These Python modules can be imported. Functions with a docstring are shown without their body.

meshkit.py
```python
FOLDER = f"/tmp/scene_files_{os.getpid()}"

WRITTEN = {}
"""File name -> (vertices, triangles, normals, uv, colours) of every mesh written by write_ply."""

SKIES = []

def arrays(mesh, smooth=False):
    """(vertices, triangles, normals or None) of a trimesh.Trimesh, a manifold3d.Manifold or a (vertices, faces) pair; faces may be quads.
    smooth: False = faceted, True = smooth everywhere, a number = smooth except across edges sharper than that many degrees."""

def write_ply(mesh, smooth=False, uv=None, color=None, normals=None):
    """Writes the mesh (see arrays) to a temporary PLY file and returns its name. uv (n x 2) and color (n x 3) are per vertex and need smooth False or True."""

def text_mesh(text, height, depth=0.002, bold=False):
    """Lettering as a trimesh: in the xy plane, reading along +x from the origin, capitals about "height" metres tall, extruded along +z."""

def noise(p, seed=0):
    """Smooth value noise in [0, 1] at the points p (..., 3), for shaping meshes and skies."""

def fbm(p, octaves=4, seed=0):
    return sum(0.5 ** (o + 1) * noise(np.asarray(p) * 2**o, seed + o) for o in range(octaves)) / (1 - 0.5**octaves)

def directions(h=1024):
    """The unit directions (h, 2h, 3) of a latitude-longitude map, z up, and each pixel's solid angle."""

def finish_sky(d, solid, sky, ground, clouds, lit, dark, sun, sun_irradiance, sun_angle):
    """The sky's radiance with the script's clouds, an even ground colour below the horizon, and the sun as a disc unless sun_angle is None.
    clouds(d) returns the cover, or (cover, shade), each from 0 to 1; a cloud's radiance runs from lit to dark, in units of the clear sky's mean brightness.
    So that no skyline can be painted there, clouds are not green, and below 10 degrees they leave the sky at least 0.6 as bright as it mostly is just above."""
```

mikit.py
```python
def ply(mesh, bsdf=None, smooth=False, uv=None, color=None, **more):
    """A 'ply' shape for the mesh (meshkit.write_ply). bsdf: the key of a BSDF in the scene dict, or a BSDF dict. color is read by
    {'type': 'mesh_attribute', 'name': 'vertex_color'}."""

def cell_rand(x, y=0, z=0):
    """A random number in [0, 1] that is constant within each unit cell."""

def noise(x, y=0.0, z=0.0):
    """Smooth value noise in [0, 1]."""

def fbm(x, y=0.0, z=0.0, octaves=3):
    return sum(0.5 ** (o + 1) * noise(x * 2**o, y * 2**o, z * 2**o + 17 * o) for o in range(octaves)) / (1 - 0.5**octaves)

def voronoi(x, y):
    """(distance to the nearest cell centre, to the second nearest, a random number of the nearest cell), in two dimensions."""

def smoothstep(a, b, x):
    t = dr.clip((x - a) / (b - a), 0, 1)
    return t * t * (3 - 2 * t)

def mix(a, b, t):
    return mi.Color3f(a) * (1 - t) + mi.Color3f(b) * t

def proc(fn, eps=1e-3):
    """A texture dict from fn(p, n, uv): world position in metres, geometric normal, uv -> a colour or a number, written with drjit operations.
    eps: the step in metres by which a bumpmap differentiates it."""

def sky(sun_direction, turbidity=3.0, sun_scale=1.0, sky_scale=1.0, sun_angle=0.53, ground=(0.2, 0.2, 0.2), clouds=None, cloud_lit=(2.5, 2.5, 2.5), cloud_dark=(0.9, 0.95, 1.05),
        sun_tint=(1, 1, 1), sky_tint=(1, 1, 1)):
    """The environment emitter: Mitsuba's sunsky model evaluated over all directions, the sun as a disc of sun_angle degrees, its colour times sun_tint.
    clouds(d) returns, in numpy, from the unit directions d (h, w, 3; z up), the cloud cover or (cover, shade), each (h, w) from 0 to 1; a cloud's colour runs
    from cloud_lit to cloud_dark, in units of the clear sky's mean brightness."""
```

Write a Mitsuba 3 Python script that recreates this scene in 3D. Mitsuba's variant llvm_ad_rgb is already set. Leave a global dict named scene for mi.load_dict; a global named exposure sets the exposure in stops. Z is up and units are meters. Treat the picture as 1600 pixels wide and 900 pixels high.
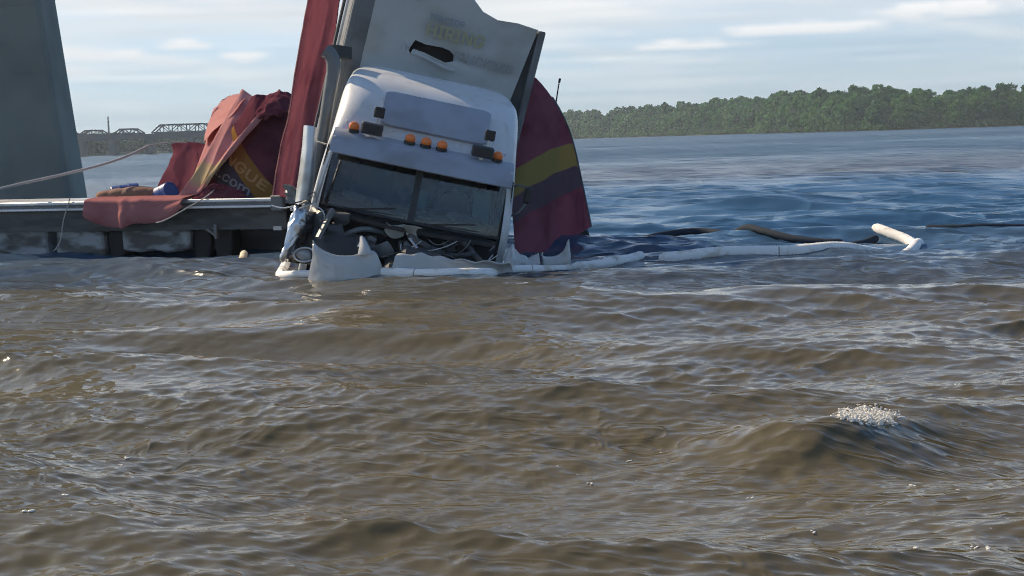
import math
import numpy as np, trimesh, mitsuba as mi, drjit as dr
import mikit, meshkit
from mikit import proc, noise, fbm, smoothstep, mix
from scipy.interpolate import PchipInterpolator, RectBivariateSpline, CubicSpline
from shapely.geometry import Polygon, LineString

T = mi.ScalarTransform4f
scene, labels = {}, {}

# ------------------------------------------------------------------ camera, sky, exposure
FOV = 36.0
EYE = np.array([0.0, 0.0, 1.6])
FPX = 800 / math.tan(math.radians(FOV / 2))
PITCH, ROLL = math.radians(5.42), math.radians(1.9)
_F = np.array([0, math.cos(PITCH), -math.sin(PITCH)])
_R0, _U0 = np.array([1.0, 0, 0]), np.array([0, math.sin(PITCH), math.cos(PITCH)])
_R = math.cos(ROLL) * _R0 - math.sin(ROLL) * _U0
_U = math.sin(ROLL) * _R0 + math.cos(ROLL) * _U0
scene['camera'] = {'type': 'perspective', 'fov': FOV, 'fov_axis': 'x', 'near_clip': 0.1, 'far_clip': 12000.0,
                   'to_world': T().look_at(origin=EYE.tolist(), target=(EYE + _F).tolist(), up=_U.tolist())}
SUN_AZ, SUN_EL = math.radians(54), math.radians(36)
SUN = [-math.sin(SUN_AZ) * math.cos(SUN_EL), math.cos(SUN_AZ) * math.cos(SUN_EL), math.sin(SUN_EL)]


def sky_clouds(d):
    """Broken layered cloud all over the sky, on two sheets seen in perspective, and a few small puffs low down."""
    z = np.maximum(d[..., 2], 0.0)
    el = np.degrees(np.arcsin(z))
    az = np.degrees(np.arctan2(d[..., 0], d[..., 1]))
    q = 1.0 / (z + 0.055)
    p = np.stack([d[..., 0] * q * 0.42 + 7.3, d[..., 1] * q * 1.05 + 2.1, 0 * z], -1)
    a = meshkit.fbm(p * 0.9, 5, 3)
    b = meshkit.fbm(p * np.array([1.6, 3.4, 1]) + 11.0, 4, 9)
    lay = np.clip((a * 0.7 + b * 0.45 - 0.53) / 0.22, 0, 1)
    lay = lay * lay * (3 - 2 * lay)
    # level streaks low over the horizon
    s = meshkit.fbm(np.stack([az / 9.0 + 3.0, el * 1.25 + 0.12 * az, 0 * z], -1), 4, 21)
    low = np.clip((s - 0.47) / 0.20, 0, 1) * np.exp(-((el - 3.3) / 2.2) ** 2)
    rise = np.clip((el - 2.6 + 2.2 * (s - 0.5)) / 1.9, 0, 1)
    cover = np.clip(np.maximum(lay * np.clip((el - 2.5) / 4, 0, 0.75), low * 0.75), 0, 1)
    cover = np.clip(cover + 0.60 * rise * np.exp(-np.maximum(el - 6, 0) / 5), 0, 1)
    hazeband = 0.60 * np.exp(-(el / 5.0) ** 2)
    glow = 0.5 + 0.5 * (d[..., 0] * SUN[0] + d[..., 1] * SUN[1]) / math.hypot(SUN[0], SUN[1])
    cover = cover * (0.50 + 0.50 * np.exp(-np.maximum(el - 11, 0) / 9)) * (0.25 + 0.75 * np.clip((glow - 0.15) / 0.5, 0, 1))
    cover = np.clip(cover + hazeband * (1 - cover), 0, 1)
    shade = np.clip(0.22 + 0.4 * (b - 0.5) * 2 + 0.45 * np.exp(-(el / 2.6) ** 2) + 0.75 * (1 - glow) ** 1.3, 0, 1)
    for (pa, pe, wa, we) in ((-11.3, 3.62, 1.0, .26), (-9.2, 3.18, 1.0, .26), (10.5, 3.5, 3.6, .30), (15.5, 3.9, 3.5, .4), (6.5, 3.1, 2.5, .2), (-13.4, 3.4, .8, .16)):
        g = np.exp(-((az - pa) / wa) ** 2 - (np.where(el > pe, 1.0, 1.7) * (el - pe) / we) ** 2) * (0.55 + 0.9 * meshkit.fbm(np.stack([az * 1.2, el * 4.5, 0 * z], -1), 3, 5))
        g = np.clip(g * 1.9 - 0.3, 0, 1)
        cover = np.maximum(cover, g)
        shade = shade * (1 - g) + g * np.clip(0.25 - (el - pe) * 0.8, 0, 0.6)
    return cover, shade


scene['sky'] = mikit.sky(SUN, turbidity=3, ground=(0.12, 0.11, 0.09), clouds=sky_clouds,
                         sky_tint=(0.84, 1.0, 1.16), cloud_lit=(3.5, 3.5, 3.5), cloud_dark=(1.55, 1.95, 2.25), sun_scale=1.0, sky_scale=0.82)
exposure = 2.1

# ------------------------------------------------------------------ helpers


def at(x, y, d):
    """The world point seen at photograph pixel (x, y) at world distance d ahead (used once to survey the place)."""
    r = _F + (x - 800) / FPX * _R + (450 - y) / FPX * _U
    return EYE + r * (d / r[1])


def on_water(x, y, z=0.0):
    r = _F + (x - 800) / FPX * _R + (450 - y) / FPX * _U
    return EYE + r * ((z - EYE[2]) / r[2])


def proj(p):
    v = np.asarray(p, float) - EYE
    return np.stack([800 + FPX * (v @ _R) / (v @ _F), 450 - FPX * (v @ _U) / (v @ _F)], -1)


def rgb(*c):
    return {'type': 'rgb', 'value': list(c)}


def mat(name, d, two=True):
    scene[name] = {'type': 'twosided', 'bsdf': d} if two else d
    return name


def numbered(key):
    if key not in scene and key not in labels:
        return key
    i = 1
    while f'{key}_{i:03d}' in scene or f'{key}_{i:03d}' in labels:
        i += 1
    return f'{key}_{i:03d}'


def thing(name, label, cat, group=None, kind=None):
    key = numbered(name)
    labels[key] = {'label': label, 'category': cat}
    if group:
        labels[key]['group'] = group
    if kind:
        labels[key]['kind'] = kind
    return key


def put(name, mesh, m, parent=None, smooth=False, label=None, **kw):
    key = numbered(f'{parent}__{name}' if parent else name)
    scene[key] = mikit.ply(mesh, m, smooth=smooth, **kw)
    if label:
        labels[key] = {'label': label}
    return key


def one(name, mesh, m, label, cat, group=None, kind=None, smooth=False, **kw):
    key = numbered(name)
    scene[key] = mikit.ply(mesh, m, smooth=smooth, **kw)
    labels[key] = {'label': label}
    if cat:
        labels[key]['category'] = cat
    if group:
        labels[key]['group'] = group
    if kind:
        labels[key]['kind'] = kind
    return key


def cat(ms):
    return trimesh.util.concatenate(list(ms))


def box(sx, sy, sz, c=(0, 0, 0), bev=0.0):
    if bev <= 0:
        m = trimesh.creation.box((sx, sy, sz))
    else:
        b = bev
        pts = []
        for sxx in (-1, 1):
            for syy in (-1, 1):
                for szz in (-1, 1):
                    x, y, z = sxx * sx / 2, syy * sy / 2, szz * sz / 2
                    pts += [(x - sxx * b, y, z), (x, y - syy * b, z), (x, y, z - szz * b)]
        # three points per corner give bevelled edges; their hull is the chamfered box
        pts = []
        for sxx in (-1, 1):
            for syy in (-1, 1):
                for szz in (-1, 1):
                    x, y, z = sxx * sx / 2, syy * sy / 2, szz * sz / 2
                    pts += [(x - sxx * b, y - syy * b, z), (x, y - syy * b, z - szz * b), (x - sxx * b, y, z - szz * b)]
        m = trimesh.convex.convex_hull(np.array(pts))
    m.apply_translation(c)
    return m


def tube(P, r, sides=10, cap=True):
    P = np.asarray(P, float)
    n = len(P)
    r = np.broadcast_to(np.asarray(r, float), (n,)) if np.ndim(r) < 2 else np.asarray(r)
    t = np.gradient(P, axis=0)
    t /= np.linalg.norm(t, axis=1, keepdims=True) + 1e-12
    a = np.cross(t[0], [0, 0, 1.0] if abs(t[0][2]) < 0.9 else [1.0, 0, 0])
    a /= np.linalg.norm(a)
    A = []
    for i in range(n):
        a = a - t[i] * (a @ t[i])
        a /= np.linalg.norm(a) + 1e-12
        A.append(a)
    A = np.array(A)
    B = np.cross(t, A)
    ang = np.arange(sides) * 2 * np.pi / sides
    rr = r[:, None, None] if r.ndim == 1 else r[:, :, None]
    v = P[:, None] + rr * (np.cos(ang)[None, :, None] * A[:, None] + np.sin(ang)[None, :, None] * B[:, None])
    v = v.reshape(-1, 3)
    i, j = np.meshgrid(np.arange(n - 1), np.arange(sides), indexing='ij')
    q = np.stack([i * sides + j, i * sides + (j + 1) % sides, (i + 1) * sides + (j + 1) % sides, (i + 1) * sides + j], -1).reshape(-1, 4)
    f = np.vstack([q[:, [0, 1, 2]], q[:, [0, 2, 3]]])
    if cap:
        v = np.vstack([v, P[:1], P[-1:]])
        k = np.arange(sides)
        f = np.vstack([f, np.stack([(k + 1) % sides, k, k * 0 + n * sides], 1),
                       np.stack([(n - 1) * sides + k, (n - 1) * sides + (k + 1) % sides, k * 0 + n * sides + 1], 1)])
    return trimesh.Trimesh(v, f, process=False)


def bar(a, b, w, h=None):
    """A square bar from a to b, w wide and h high."""
    a, b = np.asarray(a, float), np.asarray(b, float)
    L = np.linalg.norm(b - a)
    m = box(L, w, h or w)
    x = (b - a) / L
    up = np.array([0, 0, 1.0]) if abs(x[2]) < 0.95 else np.array([0, 1.0, 0])
    y = np.cross(up, x)
    y /= np.linalg.norm(y)
    M = np.eye(4)
    M[:3, 0], M[:3, 1], M[:3, 2], M[:3, 3] = x, y, np.cross(x, y), (a + b) / 2
    m.apply_transform(M)
    return m


def curve(P, n):
    P = np.asarray(P, float)
    s = np.r_[0, np.cumsum(np.linalg.norm(np.diff(P, axis=0), axis=1))]
    return (CubicSpline(s, P) if len(P) > 2 else (lambda u: P[0] + (P[1] - P[0]) * (u / s[-1])[:, None]))(np.linspace(0, s[-1], n))


class Sheet:
    """A cloth or plate of real thickness over a grid of control points (rows x columns)."""

    def __init__(self, ctrl, k=3):
        c = np.asarray(ctrl, float)
        r, q = c.shape[:2]
        self.s = [RectBivariateSpline(np.linspace(0, 1, r), np.linspace(0, 1, q), c[..., i], kx=min(k, r - 1), ky=min(k, q - 1)) for i in range(3)]

    def base(self, u, v):
        return np.stack([s.ev(v, u) for s in self.s], -1)

    def normal(self, u, v):
        u, v = np.asarray(u, float), np.asarray(v, float)
        e = 2e-3
        du = self.base(np.minimum(u + e, 1), v) - self.base(np.maximum(u - e, 0), v)
        dv = self.base(u, np.minimum(v + e, 1)) - self.base(u, np.maximum(v - e, 0))
        n = np.cross(du, dv)
        n /= np.linalg.norm(n, axis=-1, keepdims=True) + 1e-12
        return n * np.where((n * (EYE - self.base(u, v))).sum(-1, keepdims=True) > 0, 1, -1)

    def pt(self, u, v, off=0.0):
        d = self.disp(u, v) if self.disp is not None else 0.0
        return self.base(u, v) + self.normal(u, v) * (d + off)[..., None] if np.ndim(d + off) else self.base(u, v) + self.normal(u, v) * (d + off)

    disp = None

    def mesh(self, n, m, th=0.006, trim=None):
        u, v = np.meshgrid(np.linspace(0, 1, m), np.linspace(0, 1, n))
        if trim is not None:
            u, v = trim(u, v)
        P = self.pt(u, v)
        gu, gv = np.gradient(P, axis=1), np.gradient(P, axis=0)
        N = np.cross(gu, gv)
        N /= np.linalg.norm(N, axis=-1, keepdims=True) + 1e-12
        V = np.concatenate([(P + N * th / 2).reshape(-1, 3), (P - N * th / 2).reshape(-1, 3)])
        uv = np.concatenate([np.stack([u, v], -1).reshape(-1, 2)] * 2)
        i, j = np.meshgrid(np.arange(n - 1), np.arange(m - 1), indexing='ij')
        q = np.stack([i * m + j, i * m + j + 1, (i + 1) * m + j + 1, (i + 1) * m + j], -1).reshape(-1, 4)
        f1 = np.vstack([q[:, [0, 1, 2]], q[:, [0, 2, 3]]])
        f2 = f1[:, ::-1] + n * m
        loop = np.r_[np.arange(m), np.arange(1, n) * m + m - 1, (n - 1) * m + np.arange(m - 2, -1, -1), np.arange(n - 2, 0, -1) * m]
        nx = np.roll(loop, -1)
        rim = np.vstack([np.stack([loop, loop + n * m, nx + n * m], 1), np.stack([loop, nx + n * m, nx], 1)])
        return trimesh.Trimesh(V, np.vstack([f1, f2, rim]), process=False), uv


def plate(poly, M, th=0.02, n=1):
    """A flat polygon of thickness th carried into the world by the 4x4 matrix M (x right, y up in the polygon's plane)."""
    m = trimesh.creation.extrude_polygon(poly, th, engine='earcut')
    m.apply_transform(M)
    return m


def rot(axis, deg):
    return trimesh.transformations.rotation_matrix(math.radians(deg), axis)


def frame(yaw, roll, pitch):
    return rot([0, 0, 1], yaw) @ rot([0, 1, 0], roll) @ rot([1, 0, 0], pitch)


rng = np.random.default_rng(11)

# ------------------------------------------------------------------ materials


def dirt(scale, lo, hi):
    return lambda p: smoothstep(lo, hi, fbm(p.x * scale, p.y * scale, p.z * scale, octaves=4))


_d1 = dirt(2.3, 0.42, 0.75)
mat('paint_white', {'type': 'principled', 'base_color': proc(lambda p, n, uv: mix(mix((0.60, 0.61, 0.62), (0.46, 0.45, 0.42), _d1(p) * 0.6), (0.30, 0.27, 0.22), 0.25 * smoothstep(0.55, 0.85, fbm(p.x * 9, p.y * 9, p.z * 1.2)) + 0.45 * smoothstep(1.0, 0.35, p.z + 0.4 * fbm(p.x * 5, p.y * 5, p.z * 2)))), 'roughness': 0.30, 'specular': 0.5, 'clearcoat': 0.8, 'clearcoat_gloss': 0.93})
mat('shaded_white', {'type': 'principled', 'base_color': proc(lambda p, n, uv: mix((0.33, 0.36, 0.42), (0.26, 0.27, 0.30), _d1(p))), 'roughness': 0.4, 'specular': 0.4})  # white paint with its front shade put into the blue-grey
mat('panel_white', {'type': 'principled', 'base_color': proc(lambda p, n, uv: mix((0.44, 0.45, 0.43), (0.30, 0.295, 0.25), dr.clip(_d1(p) * 0.5 + 0.6 * smoothstep(2.2, 1.2, p.z + 0.25 * fbm(p.x * 3, p.y * 3, p.z * 1.5)), 0, 1))), 'roughness': 0.42, 'specular': 0.4})
mat('dark_metal', {'type': 'principled', 'base_color': proc(lambda p, n, uv: mix((0.05, 0.055, 0.06), (0.10, 0.09, 0.075), _d1(p))), 'roughness': 0.5, 'specular': 0.5})
mat('post_grey', {'type': 'principled', 'base_color': proc(lambda p, n, uv: mix((0.15, 0.16, 0.165), (0.10, 0.10, 0.095), _d1(p))), 'roughness': 0.45, 'specular': 0.5})
mat('black_plastic', {'type': 'principled', 'base_color': rgb(0.028, 0.029, 0.031), 'roughness': 0.45, 'specular': 0.5})
mat('liner_dark', {'type': 'principled', 'base_color': rgb(0.035, 0.037, 0.042), 'roughness': 0.7, 'specular': 0.3})
mat('chrome', {'type': 'roughconductor', 'material': 'Al', 'alpha': 0.16, 'specular_reflectance': rgb(0.75, 0.75, 0.76)})
mat('aluminium', {'type': 'principled', 'base_color': proc(lambda p, n, uv: mix((0.70, 0.71, 0.72), (0.36, 0.35, 0.32), _d1(p) * 0.9)), 'metallic': 0.75, 'roughness': 0.42})
mat('rubber', {'type': 'principled', 'base_color': rgb(0.022, 0.022, 0.023), 'roughness': 0.65, 'specular': 0.35})
mat('amber', {'type': 'principled', 'base_color': rgb(0.85, 0.20, 0.03), 'roughness': 0.2, 'specular': 0.5, 'clearcoat': 0.8})
mat('lens_clear', {'type': 'principled', 'base_color': rgb(0.35, 0.37, 0.38), 'roughness': 0.12, 'specular': 0.6, 'clearcoat': 1.0})
mat('glass', {'type': 'thindielectric', 'int_ior': 1.5, 'specular_transmittance': rgb(0.42, 0.47, 0.48)}, two=False)
mat('seat_grey', {'type': 'principled', 'base_color': rgb(0.16, 0.17, 0.18), 'roughness': 0.85})
mat('paper_pale', {'type': 'principled', 'base_color': rgb(0.6, 0.62, 0.6), 'roughness': 0.8})
mat('teal_reflection', {'type': 'principled', 'base_color': rgb(0.16, 0.33, 0.33), 'roughness': 0.8})
mat('boom_white', {'type': 'principled', 'base_color': proc(lambda p, n, uv: mix((0.78, 0.77, 0.74), (0.50, 0.44, 0.34), 0.7 * smoothstep(0.50, 0.72, fbm(p.x * 7, p.y * 7, p.z * 7, octaves=4)))), 'roughness': 0.75, 'specular': 0.3})
mat('boom_cream', {'type': 'principled', 'base_color': proc(lambda p, n, uv: mix((0.72, 0.64, 0.48), (0.42, 0.34, 0.20), _d1(p))), 'roughness': 0.8, 'specular': 0.3})
mat('boom_dark', {'type': 'principled', 'base_color': rgb(0.035, 0.045, 0.06), 'roughness': 0.85, 'specular': 0.05})
mat('rope_pale', {'type': 'principled', 'base_color': rgb(0.42, 0.40, 0.37), 'roughness': 0.9})
mat('blue_plastic', {'type': 'principled', 'base_color': rgb(0.03, 0.065, 0.22), 'roughness': 0.45, 'specular': 0.5})
mat('green_strap', {'type': 'principled', 'base_color': rgb(0.06, 0.42, 0.18), 'roughness': 0.7})
mat('sack_brown', {'type': 'principled', 'base_color': proc(lambda p, n, uv: mix((0.26, 0.13, 0.09), (0.16, 0.10, 0.07), _d1(p))), 'roughness': 0.9})
mat('yellow_print', {'type': 'principled', 'base_color': rgb(0.36, 0.335, 0.19), 'roughness': 0.6})
mat('brown_print', {'type': 'principled', 'base_color': rgb(0.30, 0.285, 0.26), 'roughness': 0.6})
mat('slate_print', {'type': 'principled', 'base_color': rgb(0.23, 0.26, 0.30), 'roughness': 0.6})
mat('pale_print', {'type': 'principled', 'base_color': rgb(0.26, 0.235, 0.24), 'roughness': 0.6})
mat('gold_print', {'type': 'principled', 'base_color': rgb(0.46, 0.25, 0.09), 'roughness': 0.6})
mat('foam_white', {'type': 'principled', 'base_color': rgb(0.70, 0.68, 0.62), 'roughness': 0.5, 'specular': 0.4})
mat('skirt_grey', {'type': 'principled', 'base_color': proc(lambda p, n, uv: mix((0.10, 0.105, 0.10), (0.055, 0.055, 0.055), smoothstep(0.4, 0.7, fbm(p.x * 1.7, p.y * 1.7, p.z * 6, octaves=4)))), 'roughness': 0.6, 'specular': 0.3})
mat('tank_pale', {'type': 'principled', 'base_color': proc(lambda p, n, uv: mix((0.30, 0.32, 0.33), (0.08, 0.08, 0.075), smoothstep(0.36, 0.62, fbm(p.x * 2.6, p.y * 2.6, p.z * 5, octaves=4)))), 'roughness': 0.5, 'specular': 0.4})
mat('concrete', {'type': 'principled', 'base_color': proc(lambda p, n, uv: mix((0.235, 0.235, 0.20), (0.19, 0.19, 0.165), smoothstep(0.3, 0.75, fbm(p.x * 1.3, p.y * 1.3, p.z * 0.9, octaves=5)))), 'roughness': 0.9, 'specular': 0.25})
mat('steel_far', {'type': 'principled', 'base_color': rgb(0.07, 0.075, 0.08), 'roughness': 0.7})
mat('stone_far', {'type': 'principled', 'base_color': rgb(0.10, 0.105, 0.105), 'roughness': 0.9})
mat('land', {'type': 'principled', 'base_color': proc(lambda p, n, uv: mix((0.05, 0.08, 0.03), (0.10, 0.11, 0.06), fbm(p.x * 0.07, p.y * 0.07, 0))), 'roughness': 0.95})
mat('bark', {'type': 'principled', 'base_color': rgb(0.14, 0.12, 0.09), 'roughness': 0.9})
mat('boat_white', {'type': 'principled', 'base_color': rgb(0.8, 0.8, 0.78), 'roughness': 0.4})


def tarp_mat(name, fn, dt=0.5):
    scene[name] = {'type': 'principledthin', 'base_color': proc(fn), 'roughness': 0.27, 'spec_trans': 0.0, 'diff_trans': dt, 'eta': 1.45}
    return name


RED = (0.17, 0.055, 0.075)


def _red(p, s=1.0):
    return mix(RED, (0.12, 0.034, 0.048), _d1(p))


tarp_mat('tarp_red', lambda p, n, uv: _red(p), 0.3)


def right_print(p, n, uv):
    w = uv.y + 0.10 * uv.x + 0.01 * (noise(uv.x * 9, uv.y * 4) - 0.5)
    y = smoothstep(0.505, 0.515, w) * (1 - smoothstep(0.655, 0.665, w))
    s = smoothstep(0.655, 0.665, w) * (1 - smoothstep(0.795, 0.805, w))
    return mix(mix(_red(p) * 1.7, (0.36, 0.28, 0.09), y * 0.9), (0.115, 0.10, 0.12), s * 0.8)


tarp_mat('tarp_right', right_print, 0.45)


def face_print(p, n, uv):
    # stripes run parallel, falling to the right; w is measured across them
    w = uv.y - 0.80 * uv.x
    y = smoothstep(0.26, 0.27, w) * (1 - smoothstep(0.475, 0.485, w)) * smoothstep(0.2, 0.22, uv.y)
    s = smoothstep(0.475, 0.485, w) * (1 - smoothstep(0.69, 0.70, w))
    return mix(mix(_red(p), (0.34, 0.17, 0.05), y), (0.10, 0.085, 0.10), s)


tarp_mat('tarp_face', face_print, 0.4)


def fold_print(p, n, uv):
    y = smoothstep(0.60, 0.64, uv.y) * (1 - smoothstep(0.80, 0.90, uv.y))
    return mix(mix((0.66, 0.33, 0.31), (0.54, 0.22, 0.21), _d1(p)), (0.56, 0.46, 0.24), y * 0.8)  # pink reverse of the cloth, lightened in colour for the sun on it


tarp_mat('tarp_sunlit', fold_print, 0.5)
tarp_mat('tarp_rail', lambda p, n, uv: mix((0.44, 0.185, 0.18), (0.33, 0.12, 0.12), _d1(p)), 0.35)
tarp_mat('tarp_pale', lambda p, n, uv: mix((0.72, 0.58, 0.60), (0.55, 0.30, 0.32), _d1(p) * 0.5), 0.5)
for i, c in enumerate([(0.044, 0.125, 0.044), (0.036, 0.105, 0.040), (0.060, 0.145, 0.046), (0.030, 0.088, 0.038)]):
    scene[f'leaf_tone_{i}'] = {'type': 'principledthin', 'base_color': proc((lambda c: lambda p, n, uv: mix(c, (c[0] * 1.5, c[1] * 1.35, c[2] * 1.2), noise(p.x * 0.9, p.y * 0.9, p.z * 0.9)))(c)), 'roughness': 0.6, 'spec_trans': 0.0, 'diff_trans': 0.6}
scene['leaf_far'] = {'type': 'principledthin', 'base_color': rgb(0.035, 0.06, 0.04), 'roughness': 0.7, 'spec_trans': 0.0, 'diff_trans': 0.5}

# ------------------------------------------------------------------ water: a wind sea on one sheet out to the far banks
_w = np.random.default_rng(5)
WAVES = []
for lam, amp, spread, cnt, gain in ((3.6, 0.050, 0.28, 5, .78), (2.1, 0.036, 0.30, 8, .74), (1.25, 0.020, 0.34, 10, .72), (0.75, 0.0115, 0.42, 12, .72), (0.42, 0.0062, 0.5, 14, .78), (0.24, 0.0034, 0.6, 16, .95), (0.14, 0.0017, 0.7, 16, 1.2), (0.085, 0.0008, 0.8, 14, 1.1)):
    for _ in range(cnt):
        l = lam * math.exp(_w.normal(0, 0.22))
        th = math.radians(-108) + _w.normal(0, spread)
        WAVES.append((2 * math.pi / l, th, amp * (l / lam) * _w.uniform(0.6, 1.3) * math.sqrt(8 / cnt) * 0.72 * gain, _w.uniform(0, 2 * math.pi), l))


def ruffle(x, y):
    """How wind-ruffled the small waves are: patchy, and stronger in gusty bands."""
    g = meshkit.fbm(np.stack([x * 0.10 + 5, y * 0.17, 0 * x], -1), 3, 7)
    g2 = meshkit.fbm(np.stack([x * 0.55 + 15, y * 0.75, 0 * x], -1), 3, 17)
    return np.clip(0.30 + 1.0 * g + 1.2 * (g2 - 0.5), 0.28, 1.6)


PEAK = on_water(1312, 722)
PEAK_AX = (math.cos(math.radians(8)), math.sin(math.radians(8)))


def surf(x, y, step=None):
    """Displacement (dx, dy, z) of the water at rest position (x, y); waves shorter than the local mesh step are left out."""
    dx, dy, z = np.zeros_like(x), np.zeros_like(x), np.zeros_like(x)
    r = ruffle(x, y)
    far = 1.0 / (1 + (y / 300.0) ** 2)
    for k, th, a, ph, l in WAVES:
        c, s = math.cos(th), math.sin(th)
        wgt = np.ones_like(x) if step is None else np.clip((l / (step + 1e-9) - 1.6) / 1.6, 0, 1)
        wgt = wgt * (r if l < 1.6 else 1.0) * (far if l > 1 else 1)
        arg = k * (c * x + s * y) + ph
        Q = 0.95 if l > 0.3 else 0.6
        sn, cs = np.sin(arg) * wgt * a, np.cos(arg) * wgt * a
        dx -= Q * c * sn
        dy -= Q * s * sn
        z += cs
    # one steeper breaking crest in the foreground on the right
    ux, uy = x - PEAK[0], y - PEAK[1]
    A = PEAK_AX[0] * ux + PEAK_AX[1] * uy
    B = -PEAK_AX[1] * ux + PEAK_AX[0] * uy
    e = np.exp(-(A / np.where(A < 0, 0.50, 0.62)) ** 2)
    b0 = 0.40 + 0.25 * A ** 2
    z += 0.205 * e * np.exp(-((B - b0) / np.where(B < b0, 0.42, 0.28)) ** 2)
    dy -= 0.10 * e * np.exp(-((B - b0) / 0.3) ** 2)
    for (px, py, h, wx, wy, tilt) in ((790, 840, .05, 1.5, .45, 6), (60, 860, .08, .9, .5, -4), (1420, 510, .10, 1.1, .6, 10), (1100, 470, .08, 1.5, .7, 12), (1420, 880, .07, .8, .4, 12)):
        c = on_water(px, py)
        t = math.radians(tilt)
        a_ = math.cos(t) * (x - c[0]) + math.sin(t) * (y - c[1])
        b_ = -math.sin(t) * (x - c[0]) + math.cos(t) * (y - c[1])
        z += h * np.exp(-(a_ / wx) ** 2 - (b_ / np.where(b_ < 0, wy, wy * .75)) ** 2)
    return dx, dy, z


def level(x, y):
    return surf(np.atleast_1d(np.asarray(x, float)), np.atleast_1d(np.asarray(y, float)), np.full(np.atleast_1d(x).shape, 0.3))[2]


def build_water():
    f = 1575.0
    rows = [2.4]
    while rows[-1] < 1500:
        d = rows[-1]
        rows.append(d + max(0.008, min(d * d / (f * 1.6) * (0.52 if d < 45 else 0.9), 0.09 * d)))
    rows = np.array(rows)
    az = np.radians(np.r_[np.linspace(-80, -21.5, 40), np.linspace(-20.5, 20.5, 900), np.linspace(21.5, 80, 40)])
    D, A = np.meshgrid(rows, az, indexing='ij')
    x, y = D * np.tan(A), D.copy()
    stepr = np.gradient(rows)[:, None] * np.ones_like(A)
    stepa = np.gradient(az)[None, :] * D / np.cos(A) ** 2
    step = np.maximum(np.minimum(stepr, 1.2), np.minimum(stepa, 3.0))
    dx, dy, z = surf(x, y, step)
    n, m = x.shape
    V = np.stack([x + dx, y + dy, z], -1).reshape(-1, 3)
    i, j = np.meshgrid(np.arange(n - 1), np.arange(m - 1), indexing='ij')
    q = np.stack([i * m + j, i * m + j + 1, (i + 1) * m + j + 1, (i + 1) * m + j], -1).reshape(-1, 4)
    print('water', n, m, len(q) * 2)
    return V, np.vstack([q[:, [0, 1, 2]], q[:, [0, 2, 3]]])


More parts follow.
